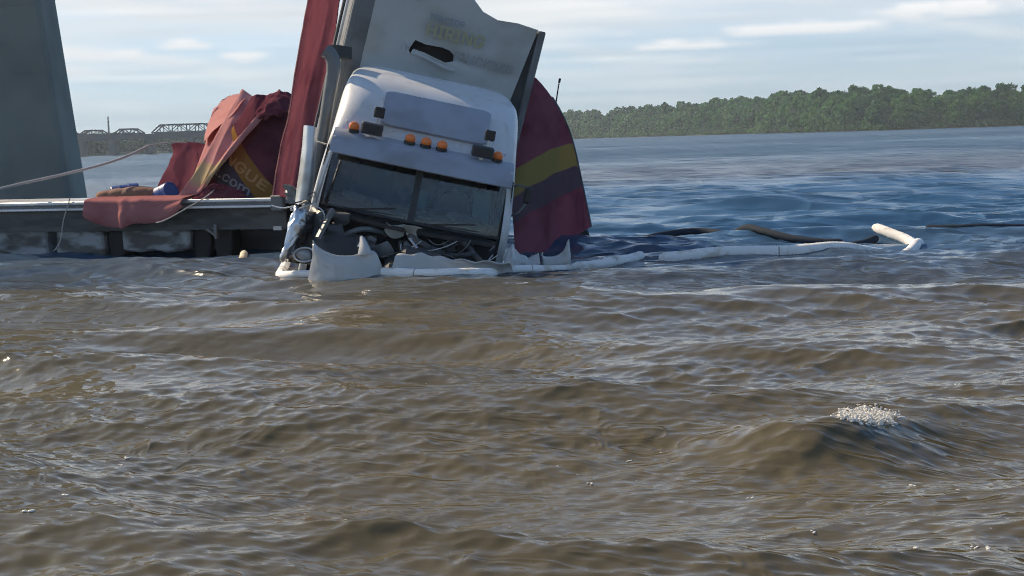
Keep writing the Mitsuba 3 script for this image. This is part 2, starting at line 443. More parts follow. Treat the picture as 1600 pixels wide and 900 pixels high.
def water_color(p, n, uv):
    # silty brown plume near and along the left, further right and beyond, reflected sky blue is painted into the colour
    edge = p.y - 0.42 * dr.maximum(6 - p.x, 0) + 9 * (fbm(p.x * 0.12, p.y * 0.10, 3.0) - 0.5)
    reflect_mask = smoothstep(10, 25, edge)
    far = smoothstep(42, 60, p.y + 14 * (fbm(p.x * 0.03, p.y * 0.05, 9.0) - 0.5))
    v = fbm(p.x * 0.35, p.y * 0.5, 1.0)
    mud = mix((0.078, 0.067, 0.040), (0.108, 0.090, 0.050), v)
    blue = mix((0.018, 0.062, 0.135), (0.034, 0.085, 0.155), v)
    silt_sky = mix((0.055, 0.060, 0.070), (0.030, 0.064, 0.100), smoothstep(50, 120, p.y))
    return mix(mix(mud, blue, reflect_mask), silt_sky, far)




def ripples(p, n, uv):
    # capillary ripples too fine for the mesh, each size only where it is still wider than a pixel
    q = p.y + 0.35 * p.x
    r1 = 1 - dr.abs(2 * noise(p.x * 3.1, q * 5.5, 1.0) - 1)
    r2 = 1 - dr.abs(2 * noise(p.x * 7.0 + 3.0 * r1, q * 13.0, 5.0) - 1)
    r3 = 1 - dr.abs(2 * noise(p.x * 15.0, q * 29.0, 8.0) - 1)
    r0 = 1 - dr.abs(2 * noise(p.x * 0.55, q * 1.1, 11.0) - 1)
    patch = 0.15 + 1.5 * smoothstep(0.3, 0.75, fbm(p.x * 0.45, p.y * 0.6, 2.0))
    r4 = 1 - dr.abs(2 * noise(p.x * 1.4 + 1.5 * r0, q * 2.7, 31.0) - 1)
    return (0.030 * r4 * smoothstep(9, 22, p.y) * (0.5 + 0.8 * patch) + 0.009 * r1 * patch + 0.0045 * r2 * patch * (1 - smoothstep(14, 30, p.y)) + 0.0016 * r3 * (1 - smoothstep(7, 14, p.y)) + (0.05 * r0 + 0.22 * (1 - dr.abs(2 * noise(p.x * 0.13, q * 0.24, 21.0) - 1))) * smoothstep(25, 70, p.y))


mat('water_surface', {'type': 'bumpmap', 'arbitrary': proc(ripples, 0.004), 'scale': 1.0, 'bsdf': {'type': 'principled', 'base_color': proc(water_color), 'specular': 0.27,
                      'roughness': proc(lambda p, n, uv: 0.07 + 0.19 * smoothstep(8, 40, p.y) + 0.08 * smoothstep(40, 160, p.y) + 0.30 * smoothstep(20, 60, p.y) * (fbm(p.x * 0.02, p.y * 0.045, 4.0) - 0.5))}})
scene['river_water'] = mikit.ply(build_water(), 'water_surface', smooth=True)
labels['river_water'] = {'label': 'choppy brown river water turning blue further out', 'kind': 'structure'}

# ------------------------------------------------------------------ far banks


def bank(name, pts, depth, h, label):
    """A low strip of land along the shore points, running back from the water."""
    P = np.array([(p[0], p[1], 0.0) for p in pts])
    back = np.array([0, 1.0, 0])
    prof = [(-1.5, -0.6), (0.8, 0.25), (6, h * 0.5), (25, h), (depth, h * 1.3)]
    V = np.array([[p + back * a + [0, 0, b + (0.25 * math.sin(p[0] * 0.21) if 0 < i < 4 else 0)] for i, (a, b) in enumerate(prof)] for p in curve(P, 80)])
    n, m = V.shape[:2]
    i, j = np.meshgrid(np.arange(n - 1), np.arange(m - 1), indexing='ij')
    q = np.stack([i * m + j, (i + 1) * m + j, (i + 1) * m + j + 1, i * m + j + 1], -1).reshape(-1, 4)
    scene[name] = mikit.ply((V.reshape(-1, 3), q), 'land', smooth=True)
    labels[name] = {'label': label, 'kind': 'structure'}


def shore(px, py):
    p = on_water(px, py)
    return p


SHORE_R = [shore(800, 221.0), shore(890, 217.2), shore(1050, 212.6), shore(1250, 207.0), shore(1420, 202.4), shore(1600, 196.6), shore(1760, 191.0)]
SHORE_L = [shore(-260, 258.5), shore(-60, 251.3), shore(120, 244.6), shore(250, 239.8), shore(420, 233.4), shore(620, 226.2), shore(800, 220.0)]
bank('right_bank', SHORE_R, 220, 1.6, 'low grassy far bank under the wood on the right')
bank('left_bank', SHORE_L, 320, 1.5, 'low far bank behind the old truss bridge')


def crown_mesh(seed, h, w, leaf, nleaf):
    g = np.random.default_rng(seed)
    lobes = []
    nl = g.integers(10, 15)
    for i in range(nl):
        t = (i + 0.5) / nl
        zz = h * (0.20 + 0.66 * t)
        rr = w * 0.5 * math.sqrt(max(0.12, 1 - ((t - 0.38) / 0.66) ** 2))
        a = i * 2.4 + g.uniform(-.5, .5)
        lobes.append((np.array([rr * 0.60 * math.cos(a), rr * 0.60 * math.sin(a), zz + g.normal(0, h * 0.02)]), rr * g.uniform(0.46, 0.66) + 0.5, h * g.uniform(0.10, 0.15)))
    lobes.append((np.array([0, 0, h * 0.55]), w * 0.40, h * 0.33))
    V, F = [], []
    wts = np.array([l[1] ** 2 for l in lobes])
    pick = g.choice(len(lobes), nleaf, p=wts / wts.sum())
    d = g.normal(0, 1, (nleaf, 3))
    d /= np.linalg.norm(d, axis=1, keepdims=True)
    rad = g.uniform(0.55, 1.08, nleaf) ** 0.6
    C = np.array([lobes[k][0] for k in pick]) + d * rad[:, None] * np.array([[lobes[k][1], lobes[k][1], lobes[k][2]] for k in pick])
    nn = d + g.normal(0, 0.55, (nleaf, 3))
    nn /= np.linalg.norm(nn, axis=1, keepdims=True)
    a = np.cross(nn, g.normal(0, 1, (nleaf, 3)))
    a /= np.linalg.norm(a, axis=1, keepdims=True)
    b = np.cross(nn, a)
    s = leaf * g.uniform(0.6, 1.35, nleaf)[:, None]
    quad = np.stack([C - a * s, C - b * s * 0.8 + nn * s * .25, C + a * s, C + b * s * 0.8 - nn * s * .2], 1)
    V = quad.reshape(-1, 3)
    k = np.arange(nleaf) * 4
    F = np.vstack([np.stack([k, k + 1, k + 2], 1), np.stack([k, k + 2, k + 3], 1)])
    return trimesh.Trimesh(V, F, process=False)


def trunk_mesh(seed, h, r):
    g = np.random.default_rng(seed)
    P = [(0, 0, -1.0), (g.normal(0, .1), g.normal(0, .1), h * .25), (g.normal(0, .3), g.normal(0, .3), h * .5), (g.normal(0, .5), g.normal(0, .5), h * .78)]
    ms = [tube(curve(P, 6), np.linspace(r, r * .3, 6), 6)]
    for _ in range(4):
        z = h * g.uniform(.3, .6)
        a = g.uniform(0, 2 * np.pi)
        ms.append(tube([(0, 0, z), (math.cos(a) * h * .12, math.sin(a) * h * .12, z + h * .13), (math.cos(a) * h * .2, math.sin(a) * h * .2, z + h * .28)], [r * .5, r * .35, r * .15], 5))
    return cat(ms)


TREE_KINDS = []
for i in range(8):
    hh = 16.0
    ww = [12, 10, 13, 9.5, 11.5, 10.5, 14, 9][i]
    c = mikit.ply(crown_mesh(100 + i, hh, ww, 0.80, 1900), 'leaf_tone_%d' % (i % 4), smooth=False)
    t = mikit.ply(trunk_mesh(200 + i, hh, 0.28), 'bark', smooth=True)
    TREE_KINDS.append((c, t))
TREE_LABELS = [('small light green tree at the water edge of the wood on the far right bank', 'waterside trees of the far wood'),
               ('middle-height green tree behind the waterside trees on the far right bank', 'middle trees of the far wood'),
               ('tall darker green tree forming the skyline of the wood on the far right bank', 'skyline trees of the far wood')]
_sx = np.array([p[0] / p[1] for p in SHORE_R])
_sy = np.array([p[1] for p in SHORE_R])
shore_pts = curve(np.array(SHORE_R), 400)
seg = np.r_[0, np.cumsum(np.linalg.norm(np.diff(shore_pts, axis=0), axis=1))]
tr = np.random.default_rng(31)
specials = {}
count = 0
for row, (back, gap, hs) in enumerate(((5, 6.8, 0.66), (14, 7.4, 0.88), (27, 7.6, 1.0))):
    s = tr.uniform(0, 4)
    while s < seg[-1]:
        p = np.array([np.interp(s, seg, shore_pts[:, k]) for k in range(3)])
        px = proj(p)[0]
        nh = hs * (1 + tr.normal(0, 0.08))
        # the wood stands taller towards the nearer right-hand end, with a few proud crowns
        nh *= np.interp(px, [800, 900, 1000, 1100, 1200, 1300, 1400, 1500, 1600, 1800], [1.02, 1.02, 1.02, 1.1, 1.12, 1.06, 1.0, 0.97, 1.0, 1.0])
        k = tr.integers(0, 8)
        k = int(k) if row < 2 else [1, 3, 0, 5][int(k) % 4]
        wd = nh * tr.uniform(0.95, 1.25)
        M = T().translate([float(p[0] + tr.normal(0, 1.5)), float(p[1] + back + tr.normal(0, 2.0)), 0.6]).rotate([0, 0, 1], float(tr.uniform(0, 360))).scale([float(wd), float(wd), float(nh)])
        key = thing('broadleaf_tree', TREE_LABELS[row][0], 'tree', TREE_LABELS[row][1])
        scene[key + '__crown'] = {**TREE_KINDS[k][0], 'to_world': M}
        scene[key + '__trunk'] = {**TREE_KINDS[k][1], 'to_world': M}
        count += 1
        s += gap * tr.uniform(0.75, 1.3)
print('trees', count)
# scrub along the water's edge in front of the wood
bush = []
for q in range(0, 400, 1):
    p = shore_pts[q]
    if proj(p)[0] > 1800:
        continue
    m = crown_mesh(900 + q, 5.6 * tr.uniform(.6, 1.3), 7.5, 0.42, 170)
    m.apply_translation(p + [tr.normal(0, 2), 2.5 + tr.uniform(0, 4), -0.4])
    bush.append(m)
one('shore_scrub', cat(bush), 'leaf_tone_2', 'pale green scrub along the water edge under the far right wood', 'scrub', kind='stuff')
# wooded left bank behind the bridge
wood = []
lp = curve(np.array(SHORE_L), 300)
for q in range(300):
    for back, hh in ((30, 7.2), (75, 9.5)):
        m = crown_mesh(2000 + q * 2 + (back > 40), hh * tr.uniform(.75, 1.15), 13, 1.0, 170)
        m.apply_translation(lp[q] + [tr.normal(0, 3), back + tr.uniform(0, 18), 0.8])
        wood.append(m)
one('far_wood', cat(wood), 'leaf_far', 'hazy dark wood on the far left bank behind the truss bridge', 'wood', kind='stuff')

# ------------------------------------------------------------------ truss bridge, mast and boats on the far left
BY = 640.0
key = thing('truss_bridge', 'long dark steel truss bridge far off across the river on the left', 'bridge')


def bpt(px, py):
    return at(px, py, BY)


zdeck = bpt(240, 209)[2]
ux = (bpt(440, 226)[0] - bpt(60, 226)[0]) / 380.0


def bx(px):
    return bpt(px, 215)[0]


put('deck', box((bx(470) - bx(-40)), 7, 2.1, ((bx(470) + bx(-40)) / 2, BY, zdeck - 1.05)), 'steel_far', key)
for px in (20, 72, 128, 178, 236, 300, 366, 432):
    zt = zdeck - 2.1
    put('pier', cat([box(2.2, 8, zt + 1.5, (bx(px), BY, (zt - 1.5) / 2)), box(3.2, 9, 0.6, (bx(px), BY, zt - 0.31))]), 'stone_far', key)
for (p0, p1, ph, nb) in ((40, 76, 8, 4), (126, 168, 8, 4), (180, 224, 8.5, 4), (240, 336, 13, 7), (345, 432, 12, 7)):
    x0, x1 = bx(p0), bx(p1)
    H = ph * BY / FPX
    ms = []
    xs = np.linspace(x0, x1, nb + 1)
    for yy in (BY - 3.3, BY + 3.3):
        top = [(x, yy, zdeck + H) for x in xs[1:-1]]
        bot = [(x, yy, zdeck + 0.35) for x in xs]
        ms += [bar(top[0], top[-1], 0.5, 0.55), bar(bot[0], bot[-1], 0.5, 0.6), bar(bot[0], top[0], 0.5), bar(bot[-1], top[-1], 0.5)]
        for i_ in range(len(top)):
            ms.append(bar(bot[i_ + 1], top[i_], 0.34))
            if i_ + 1 < len(top):
                ms.append(bar(bot[i_ + 1], top[i_ + 1], 0.26) if i_ % 2 else bar(bot[i_ + 2], top[i_], 0.26))
    for x in xs[1:-1]:
        ms.append(bar((x, BY - 3.3, zdeck + H), (x, BY + 3.3, zdeck + H), 0.3))
    put('truss_span', cat(ms), 'steel_far', key)
mp = at(172, 240, 700)
mast = thing('radio_mast', 'thin distant mast rising above the truss bridge', 'mast')
put('shaft', tube([(mp[0], 700, 0.5), (mp[0], 700, 9), (mp[0], 700, at(172, 182, 700)[2])], [0.5, 0.45, 0.28], 6), 'stone_far', mast)
put('base', box(3, 3, 2.2, (mp[0], 700, 1.2)), 'stone_far', mast)
for (px, py, L, lab) in ((152, 240.8, 3.2, 'leftmost small white boat moored by the far left bank'), (183, 239.6, 4.4, 'middle small white boat moored under the truss bridge'), (197, 239.2, 3.6, 'rightmost small white boat moored under the truss bridge')):
    p = on_water(px, py)
    k = thing('motor_boat', lab, 'boat', None)
    st = []
    for t in np.linspace(0, 1, 7):
        wd = 0.75 * (1 - max(0, t - 0.55) ** 1.5 * 3.1)
        xx = (t - 0.5) * L
        st.append([(xx, -wd, 0.85 + 0.25 * t), (xx, -wd * .7, -0.1), (xx, wd * .7, -0.1), (xx, wd, 0.85 + 0.25 * t), (xx, 0, 0.7 + .25 * t)])
    hull = trimesh.convex.convex_hull(np.array(st).reshape(-1, 3))
    hull.apply_translation([p[0], p[1] - 3, 0])
    put('hull', hull, 'boat_white', k)
    put('cabin', box(L * .38, 1.1, 1.5, (p[0] - .2, p[1] - 3, 1.6), .12), 'boat_white', k)

HAZE = 0.00024
scene['air'] = {'type': 'homogeneous', 'albedo': {'type': 'rgb', 'value': [0.84, 0.93, 0.98]}, 'sigma_t': HAZE}
scene['haze'] = {'type': 'cube', 'to_world': T().translate([0, 745, 18]).scale([9500, 765, 20]), 'bsdf': {'type': 'null'}, 'interior': {'type': 'ref', 'id': 'air'}}
scene['camera']['medium'] = {'type': 'ref', 'id': 'air'}
labels['haze'] = {'label': 'thin river haze over the far water and banks', 'kind': 'stuff'}

# ------------------------------------------------------------------ concrete bridge pier on the left
PY = 33.0
pk = thing('bridge_pier', 'tapering grey concrete bridge pier at the left edge of the river', 'pier')
base_r, top_r = at(129, 305, PY + 1.4), at(80, 0, PY + 1.4)
sl = (base_r[0] - top_r[0]) / (top_r[2] - base_r[2])


XL, XR = base_r[0] - 3.0, base_r[0] + 0.12


def pier_x(z):
    return XR - sl * (z - base_r[2])


def pier_mesh():
    zb, zt = -1.5, 9.0
    loops = []
    for z in np.linspace(zb, zt, 30):
        xr, hd, c = pier_x(z), 0.7 - 0.012 * (z - base_r[2]), 0.10
        loops.append([(x - sx * (c if e else 0), PY + 0.7 + sy * hd - sy * (0 if e else c), z) for x, sx, sy, e in ((XL, -1, -1, 0), (XL, -1, -1, 1), (xr, 1, -1, 1), (xr, 1, -1, 0), (xr, 1, 1, 0), (xr, 1, 1, 1), (XL, -1, 1, 1), (XL, -1, 1, 0))])
    L = np.array(loops)
    n, m = L.shape[:2]
    i, j = np.meshgrid(np.arange(n - 1), np.arange(m), indexing='ij')
    q = np.stack([i * m + j, i * m + (j + 1) % m, (i + 1) * m + (j + 1) % m, (i + 1) * m + j], -1).reshape(-1, 4)
    V = np.vstack([L.reshape(-1, 3), [[(XL + pier_x(zt)) / 2, PY + 0.7, zt]]])
    k_ = np.arange(m)
    F = np.vstack([q[:, [0, 1, 2]], q[:, [0, 2, 3]], np.stack([(n - 1) * m + k_, (n - 1) * m + (k_ + 1) % m, k_ * 0 + n * m], 1)])
    return trimesh.Trimesh(V, F, process=False)


put('shaft', pier_mesh(), 'concrete', pk)
for z in (1.9, 3.3, 4.7, 6.4):
    hd = 0.7 - 0.012 * (z - base_r[2])
    put('form_joint', box(pier_x(z) - XL - .2, 0.016, 0.035, ((pier_x(z) + XL) / 2, PY + 0.7 - hd - .004, z)), 'concrete', pk)
# ------------------------------------------------------------------ semi truck
TRM = frame(4.5, 13.6, 6.2)
truck_o = at(640, 351.5, 19.4)
TM = TRM.copy()
TM[:3, 3] = truck_o


def tw(m):
    m = m.copy()
    m.apply_transform(TM)
    return m


def tl(p):
    return (np.asarray(p, float) @ TM[:3, :3].T) + TM[:3, 3]


truck = thing('semi_truck', 'wrecked white highway truck sunk nose first in the river with amber roof lamps', 'truck')
_pz = [-1.5, -0.05, 0.0, 0.4, 0.78, 0.86, 0.98, 1.15, 1.31, 1.45, 1.55, 1.62, 1.66]
_py = [0.02, 0.00, 0.00, 0.09, 0.18, 0.20, 0.22, 0.32, 0.46, 0.62, 0.80, 1.05, 1.40]
_pw = [1.24, 1.24, 1.24, 1.22, 1.18, 1.17, 1.16, 1.15, 1.14, 1.12, 1.09, 1.03, 0.94]
_pr = [.06, .06, .06, .06, .06, .09, .22, .34, .40, .42, .43, .44, .45]
fy, fw, fr = (PchipInterpolator(_pz, a) for a in (_py, _pw, _pr))
NF, NA, NS, NB = 61, 9, 25, 9
YR = 2.45


def cab_loop(z, inset=0.0):
    w, r, yf = float(fw(z)) - inset, float(fr(z)), float(fy(z)) + inset
    yr = YR - inset - 0.5 * max(0, z - 1.40)
    xs = np.linspace(-(w - r), w - r, NF)
    rec = 0.0
    crown = lambda x: 0.10 * (np.abs(x) / 1.15) ** 2.2
    fr_ = [(x, yf + crown(x), z) for x in xs]
    yc = yf + crown(w - r)
    a = np.linspace(0, np.pi / 2, NA + 2)[1:-1]
    arc1 = [(w - r + r * math.sin(t), yc + r - r * math.cos(t), z) for t in a]
    s1 = [(w, y, z) for y in np.linspace(yc + r, yr, NS)]
    bk = [(x, yr, z) for x in np.linspace(w, -w, NB + 2)[1:-1]]
    s2 = [(-w, y, z) for y in np.linspace(yr, yc + r, NS)]
    arc2 = [(-(w - r + r * math.sin(t)), yc + r - r * math.cos(t), z) for t in a[::-1]]
    return np.array(fr_ + arc1 + s1 + bk + s2 + arc2)


def cab_shell(inset=0.0):
    zs = np.unique(np.round(np.r_[np.linspace(-1.5, 0.04, 8), np.linspace(0.04, 0.78, 14), np.linspace(0.78, 1.02, 7), np.linspace(1.02, 1.50, 22), np.linspace(1.50, 1.66, 12)], 4))
    zs = zs if inset == 0 else np.unique(np.minimum(zs, 1.25))
    L = np.array([cab_loop(z, inset) for z in zs])
    # close the top in shrinking loops that dome slightly
    c = L[-1].mean(0)
    top = [c + (L[-1] - c) * s + [0, 0, h] for s, h in ((0.9, .02), (0.7, .035), (0.4, .045), (0.02, .05))]
    L = np.concatenate([L, np.array(top)])
    n, m = L.shape[:2]
    F = []
    for i in range(n - 1):
        z0, z1 = L[i, :, 2].min(), L[min(i + 1, n - 1), :, 2].max()
        ws = i < len(zs) - 1 and zs[i] >= 0.035 and zs[i + 1] <= 0.785
        low = i < len(zs) - 1 and zs[i + 1] <= 0.045
        for j in range(m):
            if (ws or low) and 1 <= j < NF - 2:
                continue
            k = j - (NF + NA)
            if ws and zs[i] > 0.05 and zs[i + 1] < 0.76 and 0 <= k < 9:
                continue
            k2 = (m - NA) - 1 - j
            if ws and zs[i] > 0.05 and zs[i + 1] < 0.76 and 0 <= k2 < 9:
                continue
            a, b = i * m + j, i * m + (j + 1) % m
            F += [[a, b, b + m], [a, b + m, a + m]]
    return trimesh.Trimesh(L.reshape(-1, 3), F, process=False)


put('cab', tw(cab_shell()), 'paint_white', truck, smooth=40)
put('cab_lining', tw(cab_shell(0.045)), 'liner_dark', truck, smooth=40)


def glass_pane(x0, x1, z0=0.05, z1=0.77):
    zs = np.linspace(z0, z1, 8)
    xs = np.linspace(x0, x1, 14)
    P = np.array([[(x, float(fy(z)) + 0.10 * (abs(x) / 1.15) ** 2.2 + 0.012, z) for x in xs] for z in zs])
    n, m = P.shape[:2]
    i, j = np.meshgrid(np.arange(n - 1), np.arange(m - 1), indexing='ij')
    q = np.stack([i * m + j, i * m + j + 1, (i + 1) * m + j + 1, (i + 1) * m + j], -1).reshape(-1, 4)
    return trimesh.Trimesh(P.reshape(-1, 3), np.vstack([q[:, [0, 1, 2]], q[:, [0, 2, 3]]]), process=False)


put('windshield_pane', tw(glass_pane(-1.10, -0.035)), 'glass', truck, smooth=True, label='left pane of the split dark windshield')
put('windshield_pane', tw(glass_pane(0.035, 1.10)), 'glass', truck, smooth=True, label='right pane of the split dark windshield')
put('center_pillar', tw(bar((0, 0.02, 0.03), (0, 0.205, 0.79), 0.085, 0.05)), 'black_plastic', truck)
gask = [(-1.12, 0.098, 0.035), (-0.5, 0.008, 0.03), (0, -0.008, 0.03), (0.5, 0.008, 0.03), (1.12, 0.098, 0.035)]
put('window_gasket', tw(tube(curve(gask, 20), 0.018, 6)), 'black_plastic', truck)

# raised roof front panel, the shade on its face painted in blue-grey
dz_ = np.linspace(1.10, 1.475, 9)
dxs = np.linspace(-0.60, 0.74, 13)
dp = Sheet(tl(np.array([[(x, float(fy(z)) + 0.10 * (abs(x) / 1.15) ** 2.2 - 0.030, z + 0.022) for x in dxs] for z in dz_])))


def _round(u, v):
    c = 0.10
    du_, dv_ = np.maximum(np.abs(u - .5) - (.5 - c), 0) / c, np.maximum(np.abs(v - .5) - (.5 - c), 0) / c
    r_ = np.hypot(du_, dv_)
    k_ = np.where(r_ > 1, 1 / np.maximum(r_, 1e-9), 1)
    f = lambda t, d: np.where(d > 0, np.where(t > .5, .5 + (.5 - c) + c * d * k_, .5 - (.5 - c) - c * d * k_), t)
    return f(u, du_), f(v, dv_)


put('shaded_roof_panel', dp.mesh(40, 60, .05, _round)[0], 'shaded_white', truck, smooth=40, label='raised panel on the white roof above the amber lamps, its shade painted blue-grey')

# sun visor: a curved blade hung over the windshield top
vis = []
for (yy, zz, dz) in ((0.20, 0.97, 0), (0.10, 0.955, 0), (-0.03, 0.90, 0), (-0.15, 0.755, 0), (-0.155, 0.735, 0)):
    vis.append([(x, yy + 0.13 * (abs(x) / 1.15) ** 2.4, zz - 0.01 * (abs(x) / 1.15) ** 4) for x in np.linspace(-1.13, 1.13, 9)])
vs = Sheet(tl(np.array(vis)))
vm, _ = vs.mesh(24, 50, 0.02)
put('sun_visor', vm, 'shaded_white', truck, smooth=40)
for sx in (-1, 1):
    put('visor_bracket', tw(bar((sx * 1.10, 0.30, 0.86), (sx * 1.11, 0.05, 0.84), 0.03, 0.10)), 'paint_white', truck)

# amber lamps along the roof front, and the two work lamps
for x in (-0.90, -0.20, 0.0, 0.20, 0.90):
    yy = 0.10 + 0.13 * (abs(x) / 1.15) ** 2.4
    g = trimesh.creation.icosphere(subdivisions=3, radius=0.062)
    g.apply_scale([1.05, 0.8, 0.95])
    g.apply_translation([x, yy, 1.035])
    k = put('marker_lamp', tw(g), 'amber', truck, smooth=True)
    b = trimesh.creation.cylinder(0.07, 0.03, sections=20)
    b.apply_translation([x, yy + 0.01, 0.985])
    put('base', tw(b), 'black_plastic', k, smooth=40)
for x, lab in ((-0.68, 'left dark rectangular work lamp on the roof front'), (0.70, 'right dark rectangular work lamp on the roof front')):
    k = put('work_lamp', tw(box(0.27, 0.12, 0.14, (x, 0.08, 1.06), .015)), 'dark_metal', truck, label=lab)
    put('lens', tw(box(0.235, 0.012, 0.105, (x, 0.013, 1.06), .004)), 'black_plastic', k)
    put('bracket', tw(cat([box(0.025, 0.025, 0.10, (x + .05, 0.10, 1.17)), box(0.05, 0.03, 0.08, (x, .11, .98))])), 'aluminium', k)
    put('top_unit', tw(box(0.13, 0.06, 0.13, (x + .05, 0.11, 1.27), .012)), 'black_plastic', k)

# cabin interior seen through the windshield
put('dashboard', tw(cat([box(2.05, 0.55, 0.22, (0, 0.44, -0.04), .05), box(0.75, 0.3, 0.2, (0.55, 0.55, 0.08), .06)])), 'black_plastic', truck)
for x in (-0.55, 0.55):
    k = put('seat', tw(cat([box(0.52, 0.16, 0.75, (x, 1.15, 0.22), .06)])), 'seat_grey', truck)
    put('headrest', tw(box(0.3, 0.12, 0.2, (x, 1.13, 0.70), .05)), 'seat_grey', k)
ring = trimesh.creation.torus(0.23, 0.018, major_sections=28, minor_sections=8)
ring.apply_transform(rot([1, 0, 0], 62))
ring.apply_translation([0.52, 0.62, 0.24])
put('steering_wheel', tw(ring), 'black_plastic', truck, smooth=True)
for (x, y, z, w, h, r, m_) in ((0.07, 0.45, 0.28, 0.20, 0.24, 8, 'teal_reflection'), (0.86, 0.55, 0.30, 0.22, 0.42, -6, 'teal_reflection'), (-0.42, 0.30, 0.12, 0.16, 0.11, 25, 'seat_grey'), (-0.14, 0.4, 0.30, 0.14, 0.14, 40, 'seat_grey'), (0.52, 0.35, 0.18, 0.12, 0.12, 30, 'seat_grey'), (-0.75, .4, .16, .3, .10, 10, 'seat_grey')):  # teal boards stand in for pale reflections on the windshield
    b = box(w, 0.03, h, (0, 0, 0), .01)
    b.apply_transform(rot([0, 1, 0], r))
    b.apply_translation([x, y, z])
    put('cabin_board', tw(b), m_, truck)

# torn-open nose: engine bay, pipes, radiator, cowl
put('firewall', tw(box(2.22, 0.10, 1.3, (0, 0.14, -0.66), .02)), 'liner_dark', truck)
put('cowl', tw(cat([bar((-1.05, -0.02, -0.03), (0.0, -0.10, -0.05), 0.2, 0.05), bar((0.0, -0.10, -0.05), (1.05, -0.02, -0.03), 0.2, 0.05)])), 'black_plastic', truck)
for x0, x1 in ((-0.85, -0.2), (0.15, 0.8)):
    put('wiper', tw(cat([bar((x0, 0.0, 0.03), (x1, 0.04, 0.16), 0.018), bar((x0 + .02, .01, .05), (x1 + .04, 0.03, 0.08), 0.012)])), 'black_plastic', truck)
eng = [box(0.75, 0.75, 0.5, (0.15, -0.50, -0.62), .06), box(0.5, 0.5, 0.22, (0.2, -0.5, -0.28), .05), box(0.3, 0.4, 0.5, (-0.45, -0.45, -0.55), .05)]
put('engine_block', tw(cat(eng)), 'dark_metal', truck)
gr = np.random.default_rng(4)
for i in range(22):
    a = np.array([gr.uniform(-1.05, 1.05), 0.02, gr.uniform(-0.60, -0.06)])
    b = a + [gr.uniform(-.5, .5), gr.uniform(-.55, -.2), gr.uniform(-.3, .1)]
    c = b + [gr.uniform(-.4, .4), gr.uniform(-.2, .2), gr.uniform(-.4, -.1)]
    put('hose', tw(tube(curve([a, b, c], 14), gr.uniform(.015, .045), 8)), ('rubber', 'dark_metal', 'post_grey')[i % 3], truck, smooth=40)
for i in range(16):
    b = Sheet(gr.normal(0, .02, (3, 3, 3)) + np.array([[(u * gr.uniform(.06, .16), .03 * u * v, v * gr.uniform(.04, .10)) for u in (-1, 0, 1)] for v in (-1, 0, 1)]))
    b = b.mesh(8, 8, .012)[0]
    b.apply_transform(rot(gr.normal(0, 1, 3), gr.uniform(-50, 50)))
    b.apply_translation([gr.uniform(-1.0, 1.05), gr.uniform(-.45, .02), gr.uniform(-.52, -.02)])
    put('torn_bracket', tw(b), ('post_grey', 'dark_metal', 'post_grey', 'panel_white')[i % 4], truck, smooth=40)
for (x, y, z, s, r_) in ((0.25, -.62, -.30, .20, 20), (0.55, -.55, -.42, .24, -15), (0.85, -.3, -.48, .22, 40), (-0.42, -.4, -.2, .10, 20), (0.05, -.66, -.45, .12, 50)):
    b = box(s, 0.03, s * .55, (0, 0, 0), .008)
    b.apply_transform(rot([0.3, 1, 0.4], r_))
    b.apply_translation([x, y, z])
    put('torn_bracket', tw(b), 'post_grey', truck)


def pxsheet(rows, th, n=24, m=24, disp=None, k=3):
    """A crumpled plate from surveyed points (pixel x, pixel y, distance)."""
    s = Sheet(np.array([[at(*q) for q in r] for r in rows]), k)
    s.disp = disp
    return s, *s.mesh(n, m, th)


def crumple(amp, fx, fy_, seed, env=None):
    def f(u, v):
        p = np.stack([u * fx, v * fy_, 0 * u], -1)
        d = amp * ((1 - np.abs(2 * meshkit.fbm(p, 3, seed) - 1)) - 0.7) * 2
        return d * (env(u, v) if env else 1)
    return f


# grey plastic bumper end, hood and fender pieces crushed at the waterline
_, m_, _u = pxsheet([[(500, 374, 18.85), (520, 368, 18.8), (545, 370, 18.78), (566, 376, 18.8)], [(500, 388, 18.76), (520, 388, 18.68), (545, 390, 18.66), (572, 388, 18.7)], [(508, 402, 18.72), (522, 408, 18.62), (545, 410, 18.6), (570, 402, 18.66)]], 0.03, 20, 24, crumple(.01, 3, 2, 8))
put('fender_liner', m_, 'black_plastic', truck, smooth=50, label='dark crushed liner behind the left hood piece')
_, m_, _u = pxsheet([[(489, 375, 18.55), (499, 388, 18.5), (530, 401, 18.45), (562, 398, 18.45), (582, 393, 18.5)], [(488, 400, 18.5), (503, 406, 18.42), (530, 411, 18.38), (566, 409, 18.4), (592, 404, 18.48)], [(477, 455, 18.6), (505, 456, 18.4), (535, 457, 18.35), (575, 455, 18.35), (610, 450, 18.5)]], 0.012, 30, 44, crumple(.012, 3, 3, 3))
put('hood_piece', m_, 'paint_white', truck, smooth=50, label='white crushed hood piece at the left waterline')
_, m_, _u = pxsheet([[(563, 369, 18.5), (566, 369, 18.49), (569, 372, 18.5)], [(562, 384, 18.45), (570, 383, 18.4), (576, 385, 18.45)], [(559, 398, 18.4), (572, 398, 18.36), (582, 396, 18.4)]], 0.012, 12, 10)
put('hood_shard', m_, 'paint_white', truck, smooth=50, label='white spike of torn hood standing at the waterline')
_, m_, _u = pxsheet([[(x, y, 18.48) for x, y in zip((618, 630, 644, 658, 672, 688, 704, 720, 738, 756, 774, 795), (402, 397, 399, 395, 401, 400, 407, 405, 411, 408, 412, 410))], [(614 + 16.9 * i, 413 + .5 * i, 18.38 + .02 * i) for i in range(12)], [(602 + 18.4 * i, 456 - .6 * i, 18.36 + .02 * i) for i in range(12)]], 0.012, 30, 50, crumple(.010, 4, 2, 5))
put('hood_piece', m_, 'paint_white', truck, smooth=50, label='long white hood piece lying along the waterline under the windshield')
